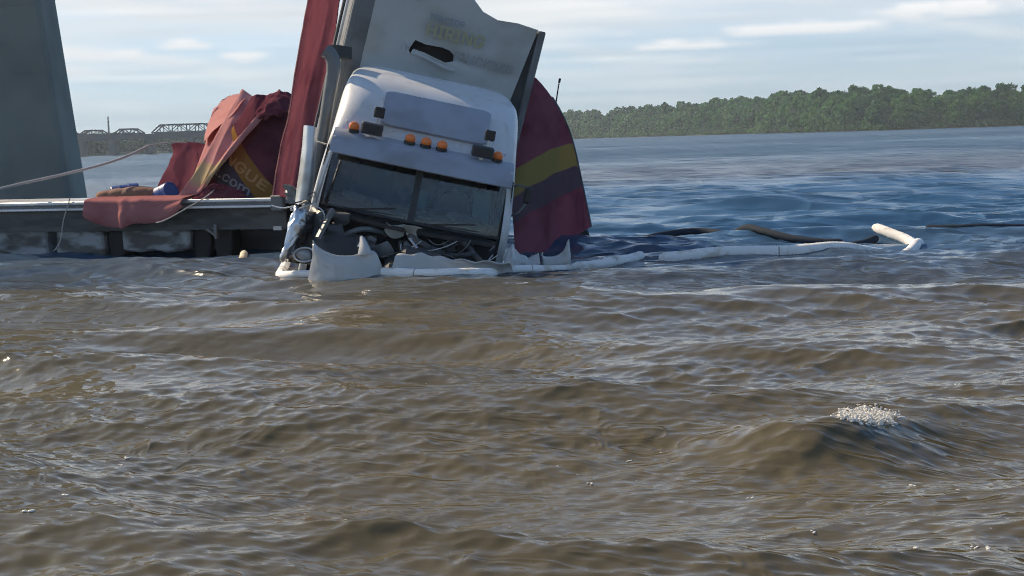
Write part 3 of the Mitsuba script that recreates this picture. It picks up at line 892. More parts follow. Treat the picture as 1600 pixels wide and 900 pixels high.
_, m_, _u = pxsheet([[(786, 402, 19.2), (800, 380, 19.3), (806, 392, 19.3), (824, 403, 19.4), (842, 396, 19.4)], [(788, 412, 19.1), (800, 402, 19.1), (808, 408, 19.2), (826, 411, 19.3), (844, 410, 19.3)], [(788, 426, 19.1), (802, 426, 19.1), (812, 426, 19.2), (830, 426, 19.3), (846, 424, 19.3)]], 0.01, 24, 30, crumple(.02, 5, 3, 15), k=1)
put('bumper_shred', m_, 'paint_white', truck, smooth=40, label='pale shredded bumper remains at the right waterline')
_, m_, _u = pxsheet([[(848, 394, 19.6), (853, 402, 19.6), (872, 399, 19.7), (882, 390, 19.7), (889, 374, 19.7)], [(848, 405, 19.5), (856, 408, 19.5), (872, 406, 19.6), (884, 402, 19.6), (890, 388, 19.65)], [(846, 424, 19.5), (858, 424, 19.5), (874, 422, 19.6), (886, 420, 19.6), (892, 412, 19.6)]], 0.012, 24, 30, crumple(.008, 3, 2, 6))
put('fender_shard', m_, 'paint_white', truck, smooth=40, label='white horn-shaped fender shard right of the cab')
hl = trimesh.creation.icosphere(subdivisions=3, radius=.09)
hl.apply_scale([1.3, .5, .8])
hl.apply_transform(rot([0, 1, 0], 20))
hl.apply_translation(at(476, 398, 19.0))
kk = put('headlamp', hl, 'lens_clear', truck, smooth=True)
put('rim', tube([at(476, 398, 18.95) + .13 * np.array([math.cos(t), 0, .65 * math.sin(t)]) for t in np.linspace(0, 2 * np.pi, 28)], .014, 6), 'aluminium', kk, smooth=True)
for i in range(14):
    a = at(gr.uniform(500, 780), gr.uniform(370, 398), 18.9)
    put('wire', tube(curve([a, a + [gr.normal(0, .1), -.06, -.06], a + [gr.normal(0, .2), .02, gr.uniform(-.2, .04)]], 12), .006, 5), ('post_grey', 'rubber', 'aluminium')[i % 3], truck, smooth=True)
for (a, b) in (((640, 372), (652, 388)), ((566, 372), (560, 386))):
    put('chrome_strip', bar(at(*a, 18.6), at(*b, 18.5), 0.03, 0.012), 'chrome', truck)

# left side of the cab: door, mirror, stack
_, m_, _u = pxsheet([[(478, 196, 19.2), (485, 197, 19.1), (493, 200, 19.2)], [(472, 255, 19.2), (481, 256, 19.05), (489, 258, 19.2)], [(463, 318, 19.2), (472, 320, 19.05), (481, 318, 19.2)]], 0.05, 24, 12, crumple(.006, 2, 3, 12))
mk = put('side_mirror', m_, 'aluminium', truck, smooth=50, label='tall bright mirror housing hanging at the left of the cab')
put('mirror_arm', tube(curve([at(476, 215, 19.2), at(498, 222, 19.5), at(512, 226, 19.8)], 8), .012, 6), 'aluminium', mk)
put('mirror_arm', tube(curve([at(468, 300, 19.2), at(488, 304, 19.5), at(502, 306, 19.8)], 8), .012, 6), 'aluminium', mk)
_, m_, _u = pxsheet([[(459, 322, 19.1), (470, 325, 19.0), (484, 330, 19.1), (500, 330, 19.4)], [(452, 350, 19.0), (462, 352, 18.9), (478, 355, 19.05), (492, 352, 19.4)], [(443, 388, 18.9), (452, 384, 18.85), (466, 378, 19.0), (482, 385, 19.3)], [(438, 408, 18.9), (446, 408, 18.9), (455, 410, 19.0), (474, 412, 19.3)]], 0.02, 40, 30, crumple(.03, 3, 4, 22))
put('step_panel', m_, 'chrome', truck, smooth=35, label='crumpled bright metal panel below the left mirror')
_, m_, _u = pxsheet([[(443, 288, 19.4), (456, 290, 19.35), (470, 300, 19.3)], [(446, 302, 19.4), (458, 303, 19.35), (472, 307, 19.3)], [(452, 316, 19.4), (460, 318, 19.35), (474, 314, 19.3)]], 0.02, 16, 16, crumple(.03, 3, 3, 40))
put('torn_flap', m_, 'post_grey', truck, smooth=35)
for i in range(8):
    a = at(470 + gr.uniform(-10, 30), 318 + gr.uniform(-8, 8), 19.0)
    b = a + gr.normal(0, .13, 3)
    put('bent_rod', tube(curve([a, (a + b) / 2 + gr.normal(0, .04, 3), b], 6), 0.009, 5), 'aluminium' if i % 2 else 'dark_metal', truck)
_, m_, _u = pxsheet([[(486, 322, 19.6), (500, 330, 19.2), (512, 338, 19.1)], [(480, 352, 19.5), (494, 356, 19.1), (504, 360, 19.0)], [(470, 410, 19.3), (482, 412, 19.0), (496, 408, 18.9)]], 0.03, 20, 16, crumple(.03, 3, 4, 60))
put('door_frame', m_, 'dark_metal', truck, smooth=35)
put('hinge_bar', bar(at(520, 327, 18.9), at(497, 372, 18.7), .05), 'post_grey', truck)
put('grab_rail', tube([at(517, 236, 19.1), at(505, 272, 19.1), at(492, 316, 19.1)], 0.022, 8), 'aluminium', truck, smooth=True)
# exhaust stack with turned-out tip
ex = [at(*q) for q in ((468, 400, 20.3), (492, 270, 20.3), (505, 205, 20.3), (516, 140, 20.4), (521, 108, 20.4), (519, 90, 20.4), (508, 79, 20.4))]
put('exhaust_stack', (tube(curve(ex, 40), np.r_[np.full(24, .075), np.linspace(.075, .095, 16)], 18)), 'post_grey', truck, smooth=40)
put('stack_clamp', bar(at(522, 80, 20.6), at(544, 84, 20.9), .12, .16), 'black_plastic', truck)
# right side: pillar trim, mirror arm, broken mirror
put('pillar_trim', tw(cat([bar((1.17, 0.13, 0.0), (1.13, 0.32, 0.80), 0.05, 0.05)])), 'paint_white', truck)
for sx in (-1, 1):
    put('side_window', tw(bar((sx * 1.215, 0.62, .04), (sx * 1.165, 0.62, .75), .01, .80)), 'black_plastic', truck)
for x in np.linspace(-1.0, 1.0, 15):
    if min(abs(x - q) for q in (-.9, -.68, -.2, 0, .2, .7, .9)) > .09:
        g = trimesh.creation.icosphere(subdivisions=1, radius=.014)
        g.apply_translation([x, float(fy(1.06)) - .002 + 0.10 * (abs(x) / 1.15) ** 2.2, 1.06])
        put('rivet', tw(g), 'aluminium', truck, smooth=True)
put('side_mirror', tw(cat([box(.10, .10, .22, (1.38, .30, 0.62), .03)])), 'black_plastic', truck, label='broken dark mirror right of the windshield')
for q_ in ([(1.17, .4, .66), (1.27, .3, .72), (1.38, .3, .70)], [(1.2, .4, .3), (1.29, .3, .36), (1.38, .3, .52)]):
    put('mirror_arm', tw(tube(curve(q_, 8), .014, 6)), 'post_grey', truck)

# ------------------------------------------------------------------ trailer behind the cab
TRA = frame(10.0, 15.2, 6.0)
TRM2 = TRA.copy()
corner = at(851, 49, 21.6)
TRM2[:3, 3] = corner - TRA[:3, :3] @ np.array([1.28, 0, 2.75])


def rw(m):
    m = m.copy()
    m.apply_transform(TRM2)
    return m


def rl(p):
    return (np.asarray(p, float) @ TRM2[:3, :3].T) + TRM2[:3, 3]


trailer = thing('cargo_trailer', 'broken box trailer behind the truck with torn white front wall and red side curtains', 'trailer')
wall = Polygon([(-1.04, 0), (1.02, 0), (1.05, 1.75), (1.19, 2.745), (0.9, 2.765), (0.62, 2.74), (0.40, 2.80), (0.18, 2.98), (-0.2, 3.06), (-1.04, 3.08)])
hole = Polygon([(x + .10, y) for x, y in [(-0.56, 2.065), (-0.50, 2.215), (-0.34, 2.19), (-0.12, 2.205), (-0.02, 2.19), (0.06, 2.14), (0.06, 2.06), (-0.05, 2.02), (-0.2, 2.05), (-0.36, 2.085), (-0.47, 2.09), (-0.525, 2.02)]])
WM = TRM2 @ np.array([[1, 0, 0, 0], [0, 0, 1, 0], [0, 1, 0, 0], [0, 0, 0, 1.0]])
wm = trimesh.creation.extrude_polygon(wall.difference(hole), 0.04, engine='earcut')
wm = wm.subdivide_to_size(0.10)
v = wm.vertices
b = meshkit.fbm(np.stack([v[:, 0] * 1.1, v[:, 1] * 1.1, 0 * v[:, 0]], -1), 3, 44)
v[:, 2] += 0.07 * (b - 0.5) - 0.10 * np.exp(-((v[:, 1] - 2.05 + 0.2 * v[:, 0]) / 0.12) ** 2) * np.exp(-((v[:, 0] + .1) / .5) ** 2) * (v[:, 1] < 2.1)
wm.vertices = v
wm.apply_transform(WM)
wm.invert()
fw_key = put('front_wall', wm, 'panel_white', trailer, smooth=35)
put('hole_shade_sheet', rw(box(0.9, 0.02, 0.5, (-0.22, 0.22, 2.12))), 'liner_dark', trailer)  # added dark sheet in place of the shade inside the trailer
flap = Sheet(rl(np.array([0.10, 0, -0.045]) + np.array([[(-0.50, -0.03, 2.14), (-0.3, -0.06, 2.10), (-0.1, -0.07, 2.05), (0.05, -0.05, 2.04)], [(-0.52, -0.06, 2.10), (-0.3, -0.12, 2.07), (-0.1, -0.13, 2.02), (0.10, -0.05, 2.0)], [(-0.53, -0.03, 2.05), (-0.3, -0.10, 2.04), (-0.1, -0.12, 1.99), (0.12, -0.03, 1.97)]])))
m_, _u = flap.mesh(10, 24, .006)
put('torn_skin', m_, 'panel_white', trailer, smooth=True)


def wall_text(s, h, x, z, m, slant=0.0, gap=-0.075):
    t = meshkit.text_mesh(s, h, 0.002, bold=True)
    vv = t.vertices.copy()
    t.vertices = np.stack([vv[:, 0] + x, np.full(len(vv), gap) + vv[:, 2], vv[:, 1] + z + slant * vv[:, 0]], -1)
    put('lettering', rw(t), m, fw_key)


wall_text('TRACTOR', 0.075, -0.30, 2.53, 'slate_print')
wall_text('HIRING', 0.16, -0.31, 2.32, 'yellow_print')
wall_text('TRUCKING', 0.12, 0.10, 2.08, 'brown_print')
put('corner_post', rw(cat([box(0.09, 0.16, 3.05, (-1.265, 0.06, 1.525), .015)])), 'post_grey', trailer)
put('corner_post', rw(cat([box(0.09, 0.30, 2.74, (1.25, 0.10, 1.37), .015)])), 'post_grey', trailer)
put('post_web', rw(box(0.22, 0.06, 3.05, (-1.13, 0.02, 1.525), .012)), 'post_grey', trailer)
put('post_web', rw(box(0.24, 0.03, 2.70, (1.12, 0.09, 1.36))), 'dark_metal', trailer)
put('side_panel', rw(box(0.035, 0.95, 3.0, (-1.30, 0.62, 1.5), .008)), 'post_grey', trailer, label='grey first panel of the left trailer side')
put('edge_rail', rw(cat([box(0.06, 0.07, 3.0, (-1.325, 1.10, 1.5), .01)])), 'aluminium', trailer)
put('curtain_pole', rw(tube([(-1.36, 1.30, 0.2), (-1.36, 1.30, 1.6), (-1.36, 1.30, 3.3)], 0.035, 8)), 'dark_metal', trailer, smooth=40)
put('roof_sheet', rw(box(2.4, 1.9, 0.03, (0, 1.15, 2.66))), 'panel_white', trailer)
put('floor', rw(box(2.5, 4.5, 0.14, (0, 2.3, 0.0), .01)), 'dark_metal', trailer)
put('rear_bulkhead', rw(box(2.45, 0.05, 2.6, (0, 2.1, 1.32))), 'liner_dark', trailer)
g = trimesh.creation.icosphere(subdivisions=3, radius=0.075)
g.apply_scale([1, .7, .8])
g.apply_translation(at(584, 2, 21.9))
put('marker_lamp', g, 'amber', trailer, smooth=True)


# left curtain hanging from the roof rail
def folds_left(u, v):
    w = u + 0.10 * (meshkit.fbm(np.stack([u * 2.0, v * 2.2, 0 * u], -1), 2, 62) - .5) - 0.12 * (1 - v) ** 2 * (u - .2)
    d = 0.06 * (1 - 2 * np.abs(np.sin(np.pi * (1.7 * w + .1)))) + 0.035 * np.sin(2 * np.pi * 2.9 * w + 2.0 + 1.5 * v) + 0.10 * (meshkit.fbm(np.stack([w * 5, v * 1.4, 0 * u], -1), 3, 64) - .5)
    return d * (0.35 + 0.65 * v) + 0.03 * (meshkit.fbm(np.stack([u * 5, v * 11, 0 * u], -1), 4, 61) - .5) + 0.035 * (1 - np.abs(2 * meshkit.noise(np.stack([u * 6 + 1.5 * v, v * 2.0, 0 * u], -1), 66) - 1)) * v


s, m_, uv_ = pxsheet([[(493, -80, 24.2), (507, -80, 23.7), (524, -80, 23.2), (541, -80, 22.8)], [(482, 0, 24.2), (497, 0, 23.6), (515, 0, 23.1), (532, 0, 22.7)], [(465, 100, 24.0), (481, 100, 23.4), (499, 100, 22.9), (517, 100, 22.5)], [(447, 200, 23.8), (464, 200, 23.2), (484, 200, 22.7), (505, 200, 22.3)], [(428, 306, 23.6), (446, 308, 23.0), (468, 312, 22.5), (490, 316, 22.1)]], 0.006, 130, 90, folds_left)
ck = put('curtain', m_, 'tarp_red', trailer, smooth=True, label='left red curtain hanging in long folds', uv=uv_)
put('hem', tube(np.array([s.pt(np.array(0.0), np.array(t)) for t in np.linspace(0, 1, 40)]), 0.014, 6), 'tarp_sunlit', ck, smooth=True)


# right curtain, slumped outwards to the water
def folds_right(u, v):
    return (1.02 - u) ** .5 * 0.10 * (meshkit.fbm(np.stack([u * 3.2, v * 2.4, 0 * u], -1), 4, 71) - .5) + 0.05 * (1 - np.abs(2 * meshkit.noise(np.stack([u * 5 + v, v * 1.5, 0 * u], -1), 73) - 1)) * v


s, m_, uv_ = pxsheet([[(794, 118, 22.3), (818, 116, 22.2), (838, 122, 22.3)], [(792, 196, 22.3), (845, 182, 22.5), (880, 186, 23.4)], [(796, 270, 22.2), (856, 246, 22.7), (899, 246, 24.2)], [(800, 335, 22.1), (862, 312, 22.9), (911, 302, 25.0)], [(806, 412, 22.0), (870, 386, 23.0), (922, 354, 25.6)]], 0.006, 110, 70, folds_right)
ck = put('curtain', m_, 'tarp_right', trailer, smooth=True, label='right red curtain with a yellow and a slate band', uv=uv_)
put('hem', tube(np.array([s.pt(np.array(1.0), np.array(t)) for t in np.linspace(0.12, 1, 50)]), 0.022, 8), 'post_grey', ck, smooth=True)
put('whip_antenna', tube([at(858, 214, 23.0), at(868, 165, 23.0), at(874, 126, 23.0)], [.014, .012, .01], 6), 'dark_metal', trailer, smooth=True)
put('antenna_tip', tube([at(873.6, 129, 23.0), at(875.2, 122.5, 23.0)], [.02, .018], 6), 'black_plastic', trailer)
_, m_, _u = pxsheet([[(872, 374, 24.2), (893, 364, 24.6), (915, 360, 24.8)], [(876, 377, 24.0), (895, 373, 24.2), (916, 368, 24.5)], [(880, 378, 23.7), (897, 377, 23.9), (914, 374, 24.1)]], 0.03, 12, 16, crumple(.02, 2, 2, 91))
one('panel_fragment', m_, 'paint_white', 'flat white panel fragment floating under the right curtain corner', 'debris', smooth=40)
_, m_, _u = pxsheet([[(905, 372, 24.2), (913, 361, 24.3), (917, 360, 24.3)], [(906, 374, 24.1), (914, 369, 24.2), (922, 371, 24.2)], [(908, 377, 24.0), (916, 376, 24.0), (924, 376, 24.1)]], 0.05, 10, 10)
one('rubber_scrap', m_, 'rubber', 'dark scrap beside the floating white panel fragment', 'debris', smooth=40)

# ------------------------------------------------------------------ broken trailer deck lying across the water at left
A0, B0 = on_water(-150, 399), on_water(446, 396)
A0 = np.array([A0[0], A0[1], 0.0])
B0 = np.array([B0[0], B0[1], 0.0])
ex_ = (B0 - A0) / np.linalg.norm(B0 - A0)
ey_ = np.cross([0, 0, 1.0], ex_)
DL = np.linalg.norm(B0 - A0)
DM = np.eye(4)
DM[:3, 0], DM[:3, 1], DM[:3, 2], DM[:3, 3] = ex_, ey_, [0, 0, 1], A0


def dw(m):
    m = m.copy()
    m.apply_transform(DM)
    return m


def dl(p):
    return np.asarray(p, float) @ DM[:3, :3].T + DM[:3, 3]


def dx_at(px, py=320):
    """Distance along the deck front of the point seen at this pixel."""
    r = at(px, py, 10.0) - EYE
    n = ey_
    t = ((A0 - EYE) @ n) / (r @ n)
    q = EYE + r * t
    return (q - A0) @ ex_, q[2]


z_up, z_lo = dx_at(230, 315)[1], dx_at(370, 324)[1]
za = dx_at(10, 317)[1]
deck = thing('flatbed_deck', 'long wrecked trailer deck with two bright side rails lying low in the water at left', 'trailer')
ZT = 0.5 * (z_up + za)
put('floor', dw(box(DL, 2.45, 0.06, (DL / 2, 1.28, ZT - 0.05), .01)), 'aluminium', deck)
put('side_rail', dw(box(DL, 0.07, 0.055, (DL / 2, 0.0, ZT - 0.015), .012)), 'aluminium', deck, label='upper bright side rail of the deck')
put('side_rail', dw(box(DL + .05, 0.06, 0.04, (DL / 2 - .02, -0.005, ZT - 0.115), .01)), 'aluminium', deck, label='lower bright side rail of the deck')
put('rail_web', dw(box(DL, 0.03, 0.06, (DL / 2, 0.03, ZT - 0.066))), 'post_grey', deck)
put('side_skirt', dw(box(DL - .02, 0.03, 0.33, (DL / 2, 0.10, ZT - 0.30), .004)), 'skirt_grey', deck)
put('main_beam', dw(cat([box(DL, 0.12, 0.5, (DL / 2, 0.75, ZT - 0.35)), box(DL, 0.12, 0.5, (DL / 2, 1.8, ZT - 0.35))])), 'dark_metal', deck)
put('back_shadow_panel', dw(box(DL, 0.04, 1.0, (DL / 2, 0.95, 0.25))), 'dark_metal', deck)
for k_ in range(int(DL / 0.9)):
    put('crossmember', dw(box(0.06, 0.6, 0.10, (0.3 + k_ * 0.9, 0.50, ZT - 0.44))), 'dark_metal', deck)
for (p0, p1, zt, zb) in ((-60, 58, .42, -.1), (72, 146, .46, -.1), (176, 282, .43, .02)):
    a, c = dx_at(p0)[0], dx_at(p1)[0]
    m = box(c - a, 0.30, zt - zb, ((a + c) / 2, 0.34, (zt + zb) / 2), .03)
    m = m.subdivide_to_size(.12)
    vv = m.vertices
    vv[:, 1] += 0.06 * (meshkit.fbm(vv * 3.1, 3, 7) - .5)
    vv[:, 2] += 0.09 * (meshkit.fbm(vv * np.array([4, .1, .1]), 3, 9) - .5)
    m.vertices = vv
    put('storage_box', dw(m), 'tank_pale', deck, smooth=30)
for p0 in (160, 296, 330):
    x0 = dx_at(p0)[0]
    pr = [(0.0, -.14), (.26, -.14), (.36, -.13), (.40, -.10), (.40, .10), (.36, .13), (.26, .14), (0.0, .14)]
    w = trimesh.creation.revolve(np.array(pr), sections=32)
    w.apply_transform(rot([1, 0, 0], 90))
    w.apply_scale([.42, 1, 1])
    w.apply_translation([x0, 0.42, 0.18])
    put('wheel', dw(w), 'rubber', deck, smooth=35)
put('strut', dw(cat([bar((dx_at(318)[0], .06, ZT - .45), (dx_at(332)[0], .06, ZT - .55), .04), bar((dx_at(332)[0], .06, ZT - .38), (dx_at(332)[0], .06, ZT - .6), .05)])), 'post_grey', deck)
put('reflector', dw(box(.14, .02, .06, (dx_at(428)[0], .08, ZT - .45))), 'aluminium', deck)
a, c = dx_at(437)[0], dx_at(482)[0]
put('end_bracket', dw(cat([box(.22, .10, .24, (DL - .08, -.01, ZT - .07), .02)])), 'post_grey', deck)
a, c = dx_at(207)[0], dx_at(242)[0]
put('strap', dw(box(c - a, .10, .022, ((a + c) / 2, -.01, ZT + .024), .006)), 'green_strap', deck, label='short green strap lying on the upper rail')

# red cloth draped over the rail
x0, x1 = dx_at(140)[0], dx_at(292)[0]
xs = np.linspace(x0, x1, 7)
drop = [0.22, 0.40, 0.43, 0.36, 0.38, 0.30, 0.10]
ctrl = []
for t in (0, .2, .4, .6, .8, 1):
    row = []
    for x, dz in zip(xs, drop):
        if t < .4:
            row.append((x, 0.55 - t * 1.45, ZT + 0.035 + .03 * (t > .1)))
        else:
            k_ = (t - .4) / .6
            row.append((x + .02 * k_, -0.075 - .10 * math.sin(k_ * 2.2), ZT + .03 - dz * k_))
    ctrl.append(row)
ds = Sheet(dl(np.array(ctrl)), 2)
ds.disp = lambda u, v: (0.05 * np.sin(2 * np.pi * (2.2 * u + .15 * v) + 0.4) * np.clip(v - .3, 0, 1) + .03 * (meshkit.fbm(np.stack([u * 7, v * 5, 0 * u], -1), 3, 33) - .5) + 0.15 * np.exp(-((u - .37 - .05 * v) / .045) ** 2) * np.clip(v - .3, 0, 1))
m_, uv_ = ds.mesh(60, 110, .008)
one('red_cloth', m_, 'tarp_rail', 'red tarp cloth draped over the two rails of the deck', 'tarp', smooth=True, uv=uv_ * 0.3)

# ------------------------------------------------------------------ torn curtain heap on the deck
heap = thing('curtain_heap', 'torn red curtain thrown up in a heap on the deck left of the truck', 'tarp')
fs, m_, uv_ = pxsheet([[(392, 152, 25.6), (412, 148, 25.6), (436, 147, 25.6), (470, 152, 25.6)], [(358, 206, 25.3), (392, 200, 25.1), (428, 200, 25.1), (470, 204, 25.2)], [(326, 256, 25.0), (372, 252, 24.8), (416, 252, 24.8), (468, 256, 24.9)], [(292, 309, 24.8), (346, 309, 24.6), (402, 309, 24.6), (466, 309, 24.7)]], 0.006, 110, 110, lambda u, v: 0.07 * (meshkit.fbm(np.stack([u * 3, v * 3, 0 * u], -1), 4, 81) - .5) + .03 * np.sin(2 * np.pi * (1.7 * u - 1.4 * v)) * (1 - v))
fk = put('printed_face', m_, 'tarp_face', heap, smooth=True, uv=uv_, label='shaded red face with an orange and a dark printed band')


def sheet_text(sheet, s, h, p0, p1, m, parent, size_off=0.012):
    """Lettering laid on the cloth from surveyed pixel p0 to p1 (its base line)."""
    t = meshkit.text_mesh(s, 1.0, 0.02, bold=True)
    t = t.subdivide_to_size(0.12)
    vv = t.vertices.copy()
    L = vv[:, 0].max()
    uu, vg = np.meshgrid(np.linspace(0, 1, 160), np.linspace(0, 1, 160))
    pp = proj(sheet.pt(uu, vg))
    a = np.argmin(((pp - np.array(p0)) ** 2).sum(-1))
    b = np.argmin(((pp - np.array(p1)) ** 2).sum(-1))
    A = np.array([uu.ravel()[a], vg.ravel()[a]])
    B = np.array([uu.ravel()[b], vg.ravel()[b]])
    PA, PB = sheet.pt(*A), sheet.pt(*B)
    e = (B - A) / L
    # the up direction across the cloth, square to the base line in space
    ju = np.stack([sheet.base(A[0] + .01, A[1]) - sheet.base(*A), sheet.base(A[0], A[1] + .01) - sheet.base(*A)], 1) / .01
    dirw = (PB - PA) / np.linalg.norm(PB - PA)
    upw = np.cross(sheet.normal(*A), dirw)
    g = np.linalg.lstsq(ju, upw, rcond=None)[0] * h
    q = A + vv[:, :1] * e + vv[:, 1:2] * g
    t.vertices = sheet.pt(np.clip(q[:, 0], 0, 1), np.clip(q[:, 1], 0, 1), size_off + vv[:, 2] * 0.1)
    put('lettering', t, m, parent)


sheet_text(fs, 'NGUE', 0.17, (349, 250), (414, 300), 'gold_print', fk)
sheet_text(fs, 'x.com', 0.15, (330, 270), (388, 307), 'pale_print', fk)


def folds_b(u, v):
    w = u + .10 * (meshkit.fbm(np.stack([u * 2, v * 3, 0 * u], -1), 2, 53) - .5)
    return 0.13 * (1 - 2 * np.abs(np.sin(np.pi * (1.9 * w + .25 * v + .15)))) * (1 - .5 * v) + .025 * (1 - 2 * np.abs(np.sin(np.pi * (4.3 * w - .4 * v)))) + 0.03 * (meshkit.fbm(np.stack([u * 5, v * 5, 0 * u], -1), 3, 51) - .5)


_, m_, uv_ = pxsheet([[(340, 168, 27.2), (376, 152, 26.9), (412, 148, 26.2), (446, 150, 25.6)], [(327, 190, 26.6), (356, 182, 26.1), (388, 180, 25.5), (420, 182, 25.1)], [(318, 218, 26.0), (340, 214, 25.4), (360, 214, 24.95), (386, 214, 24.8)], [(304, 254, 25.5), (322, 252, 24.9), (338, 250, 24.6), (356, 248, 24.6)], [(290, 284, 25.1), (306, 282, 24.65), (320, 280, 24.45), (333, 276, 24.5)], [(268, 310, 24.8), (284, 312, 24.4), (298, 312, 24.4), (312, 308, 24.5)]], 0.006, 150, 90, folds_b)
put('sunlit_fold', m_, 'tarp_sunlit', heap, smooth=True, uv=uv_, label='fold running down the heap with sunlight put into its pink and yellow colour')
_, m_, uv_ = pxsheet([[(338, 164, 28.2), (364, 149, 27.8), (390, 145, 27.2)], [(330, 184, 26.9), (354, 172, 26.4), (380, 158, 26.2)], [(318, 222, 25.9), (334, 206, 25.6), (356, 188, 25.6)]], 0.006, 50, 50, crumple(.03, 2, 2, 99))
put('top_flap', m_, 'tarp_sunlit', heap, smooth=True, uv=uv_ * .3, label='flap at the top left of the heap with sunlight put into its pale colour')
_, m_, uv_ = pxsheet([[(398, 172, 25.3), (420, 150, 25.2), (443, 145, 25.2), (470, 153, 25.2)], [(402, 182, 25.0), (424, 166, 24.9), (446, 166, 24.9), (470, 170, 25.0)], [(408, 188, 25.0), (428, 184, 24.9), (450, 180, 24.9), (472, 182, 25.0)]], 0.006, 40, 50, crumple(.05, 3, 3, 29))
put('crest_fold', m_, 'tarp_red', heap, smooth=True, uv=uv_)
_, m_, uv_ = pxsheet([[(267, 226, 27.4), (290, 222, 27.2), (312, 224, 27.0), (336, 222, 26.6)], [(268, 248, 27.2), (286, 248, 27.0), (306, 250, 26.8), (334, 250, 26.4)], [(254, 276, 27.0), (276, 278, 26.8), (300, 280, 26.6), (330, 282, 26.2)], [(238, 309, 26.8), (264, 310, 26.6), (294, 310, 26.4), (328, 310, 26.0)]], 0.006, 60, 60, crumple(.03, 2, 2, 19))
put('rear_cloth', m_, 'tarp_red', heap, smooth=True, uv=uv_, label='plain red cloth behind the heap at its left')
_, m_, uv_ = pxsheet([[(340, 286, 24.3), (360, 292, 24.3), (380, 300, 24.4)], [(318, 296, 24.2), (350, 304, 24.2), (384, 308, 24.3)], [(300, 311, 24.2), (340, 314, 24.1), (384, 314, 24.2)]], 0.006, 30, 40, crumple(.06, 5, 3, 39))
put('loose_tail', m_, 'tarp_red', heap, smooth=True, uv=uv_)
one('tie_cord', tube(curve([at(334, 297, 24.2), at(310, 315, 23.9), at(282, 331, 23.8), at(262, 342, 23.8), at(244, 348, 23.9)], 30), .010, 6), 'rope_pale', 'thin cord trailing from the curtain heap down over the red cloth', 'cord', smooth=True)

# blue drums and sacks behind the rail


def drum(c, r, L, axis_yaw, lab, tilt):
    pr = []
    for t in np.linspace(0, 1, 33):
        rr = r * (1 + .035 * (abs(t - .33) < .03) + .035 * (abs(t - .67) < .03)) * (0.93 if t in (0, 1) else 1)
        pr.append((rr, (t - .5) * L))
    pr = [(0, -L / 2 + .02), (r * .86, -L / 2 + .02), (r * .9, -L / 2)] + pr + [(r * .9, L / 2), (r * .86, L / 2 - .02), (0, L / 2 - .02)]
    m = trimesh.creation.revolve(np.array(pr), sections=36)
    m.apply_transform(rot([0, 1, 0], tilt))
    m.apply_transform(rot([0, 0, 1], axis_yaw))
    m.apply_translation(c)
    k = thing('plastic_drum', lab, 'drum')
    put('body', m, 'blue_plastic', k, smooth=35)
    e = trimesh.creation.cylinder(.035, .03, sections=14)
    e.apply_translation([.1, 0, L / 2 - .005])
    e.apply_transform(rot([0, 1, 0], tilt))
    e.apply_transform(rot([0, 0, 1], axis_yaw))
    e.apply_translation(c)
    put('bung', e, 'black_plastic', k)


drum(at(196, 304, 26.6) + [0, 0, 0.0], .17, .46, 20, 'blue plastic drum lying on the deck near the concrete pier', 84)
drum(at(256, 304, 26.0), .16, .40, -35, 'blue plastic drum half hidden under the curtain heap', 72)
sk = []
for (px, py, r) in ((190, 309, .2), (214, 308, .24), (228, 309, .2), (172, 310, .16)):
    s_ = trimesh.creation.icosphere(subdivisions=3, radius=1)
    s_.apply_scale([r * 1.5, r, r * .55])
    s_.vertices += 0.03 * (meshkit.fbm(s_.vertices * 4 + px, 3, 3)[:, None] - .5)
    c = at(px, py, 26.1)
    s_.apply_translation([c[0], c[1], ZT + .06])
    one('burlap_sack', s_, 'sack_brown', {190: 'brown sack second from left in the low heap before the blue drum', 214: 'largest brown sack in the low heap before the blue drum', 228: 'rightmost brown sack in the low heap before the blue drum', 172: 'leftmost brown sack in the low heap before the blue drum'}[px], 'sack', smooth=True)

# mooring rope from the left to the heap, and a thin line over the deck side
rp = [at(-60, 314, 24.6), at(0, 295, 24.9), at(60, 281, 25.4), at(130, 265, 26.0), at(190, 247, 26.5), at(231, 228, 26.8)]
rp2 = curve([at(231, 228, 26.8), at(255, 223.5, 26.9), at(292, 223, 27.0)], 20)
one('mooring_rope', tube(np.vstack([curve(rp, 70), rp2[1:]]), np.r_[np.full(70, .022), np.full(19, .009)], 8), 'rope_pale', 'pale rope rising from the left edge past the concrete pier to the red heap', 'rope', smooth=True)
rp = [at(109, 309, 24.9), at(106, 322, 24.85), at(99, 345, 24.85), at(95, 372, 24.8), at(84, 392, 24.75)]
one('hanging_line', tube(curve(rp, 30), 0.010, 6), 'rope_pale', 'thin pale line hanging over the deck side at left', 'rope', smooth=True)

# ------------------------------------------------------------------ absorbent booms on the water


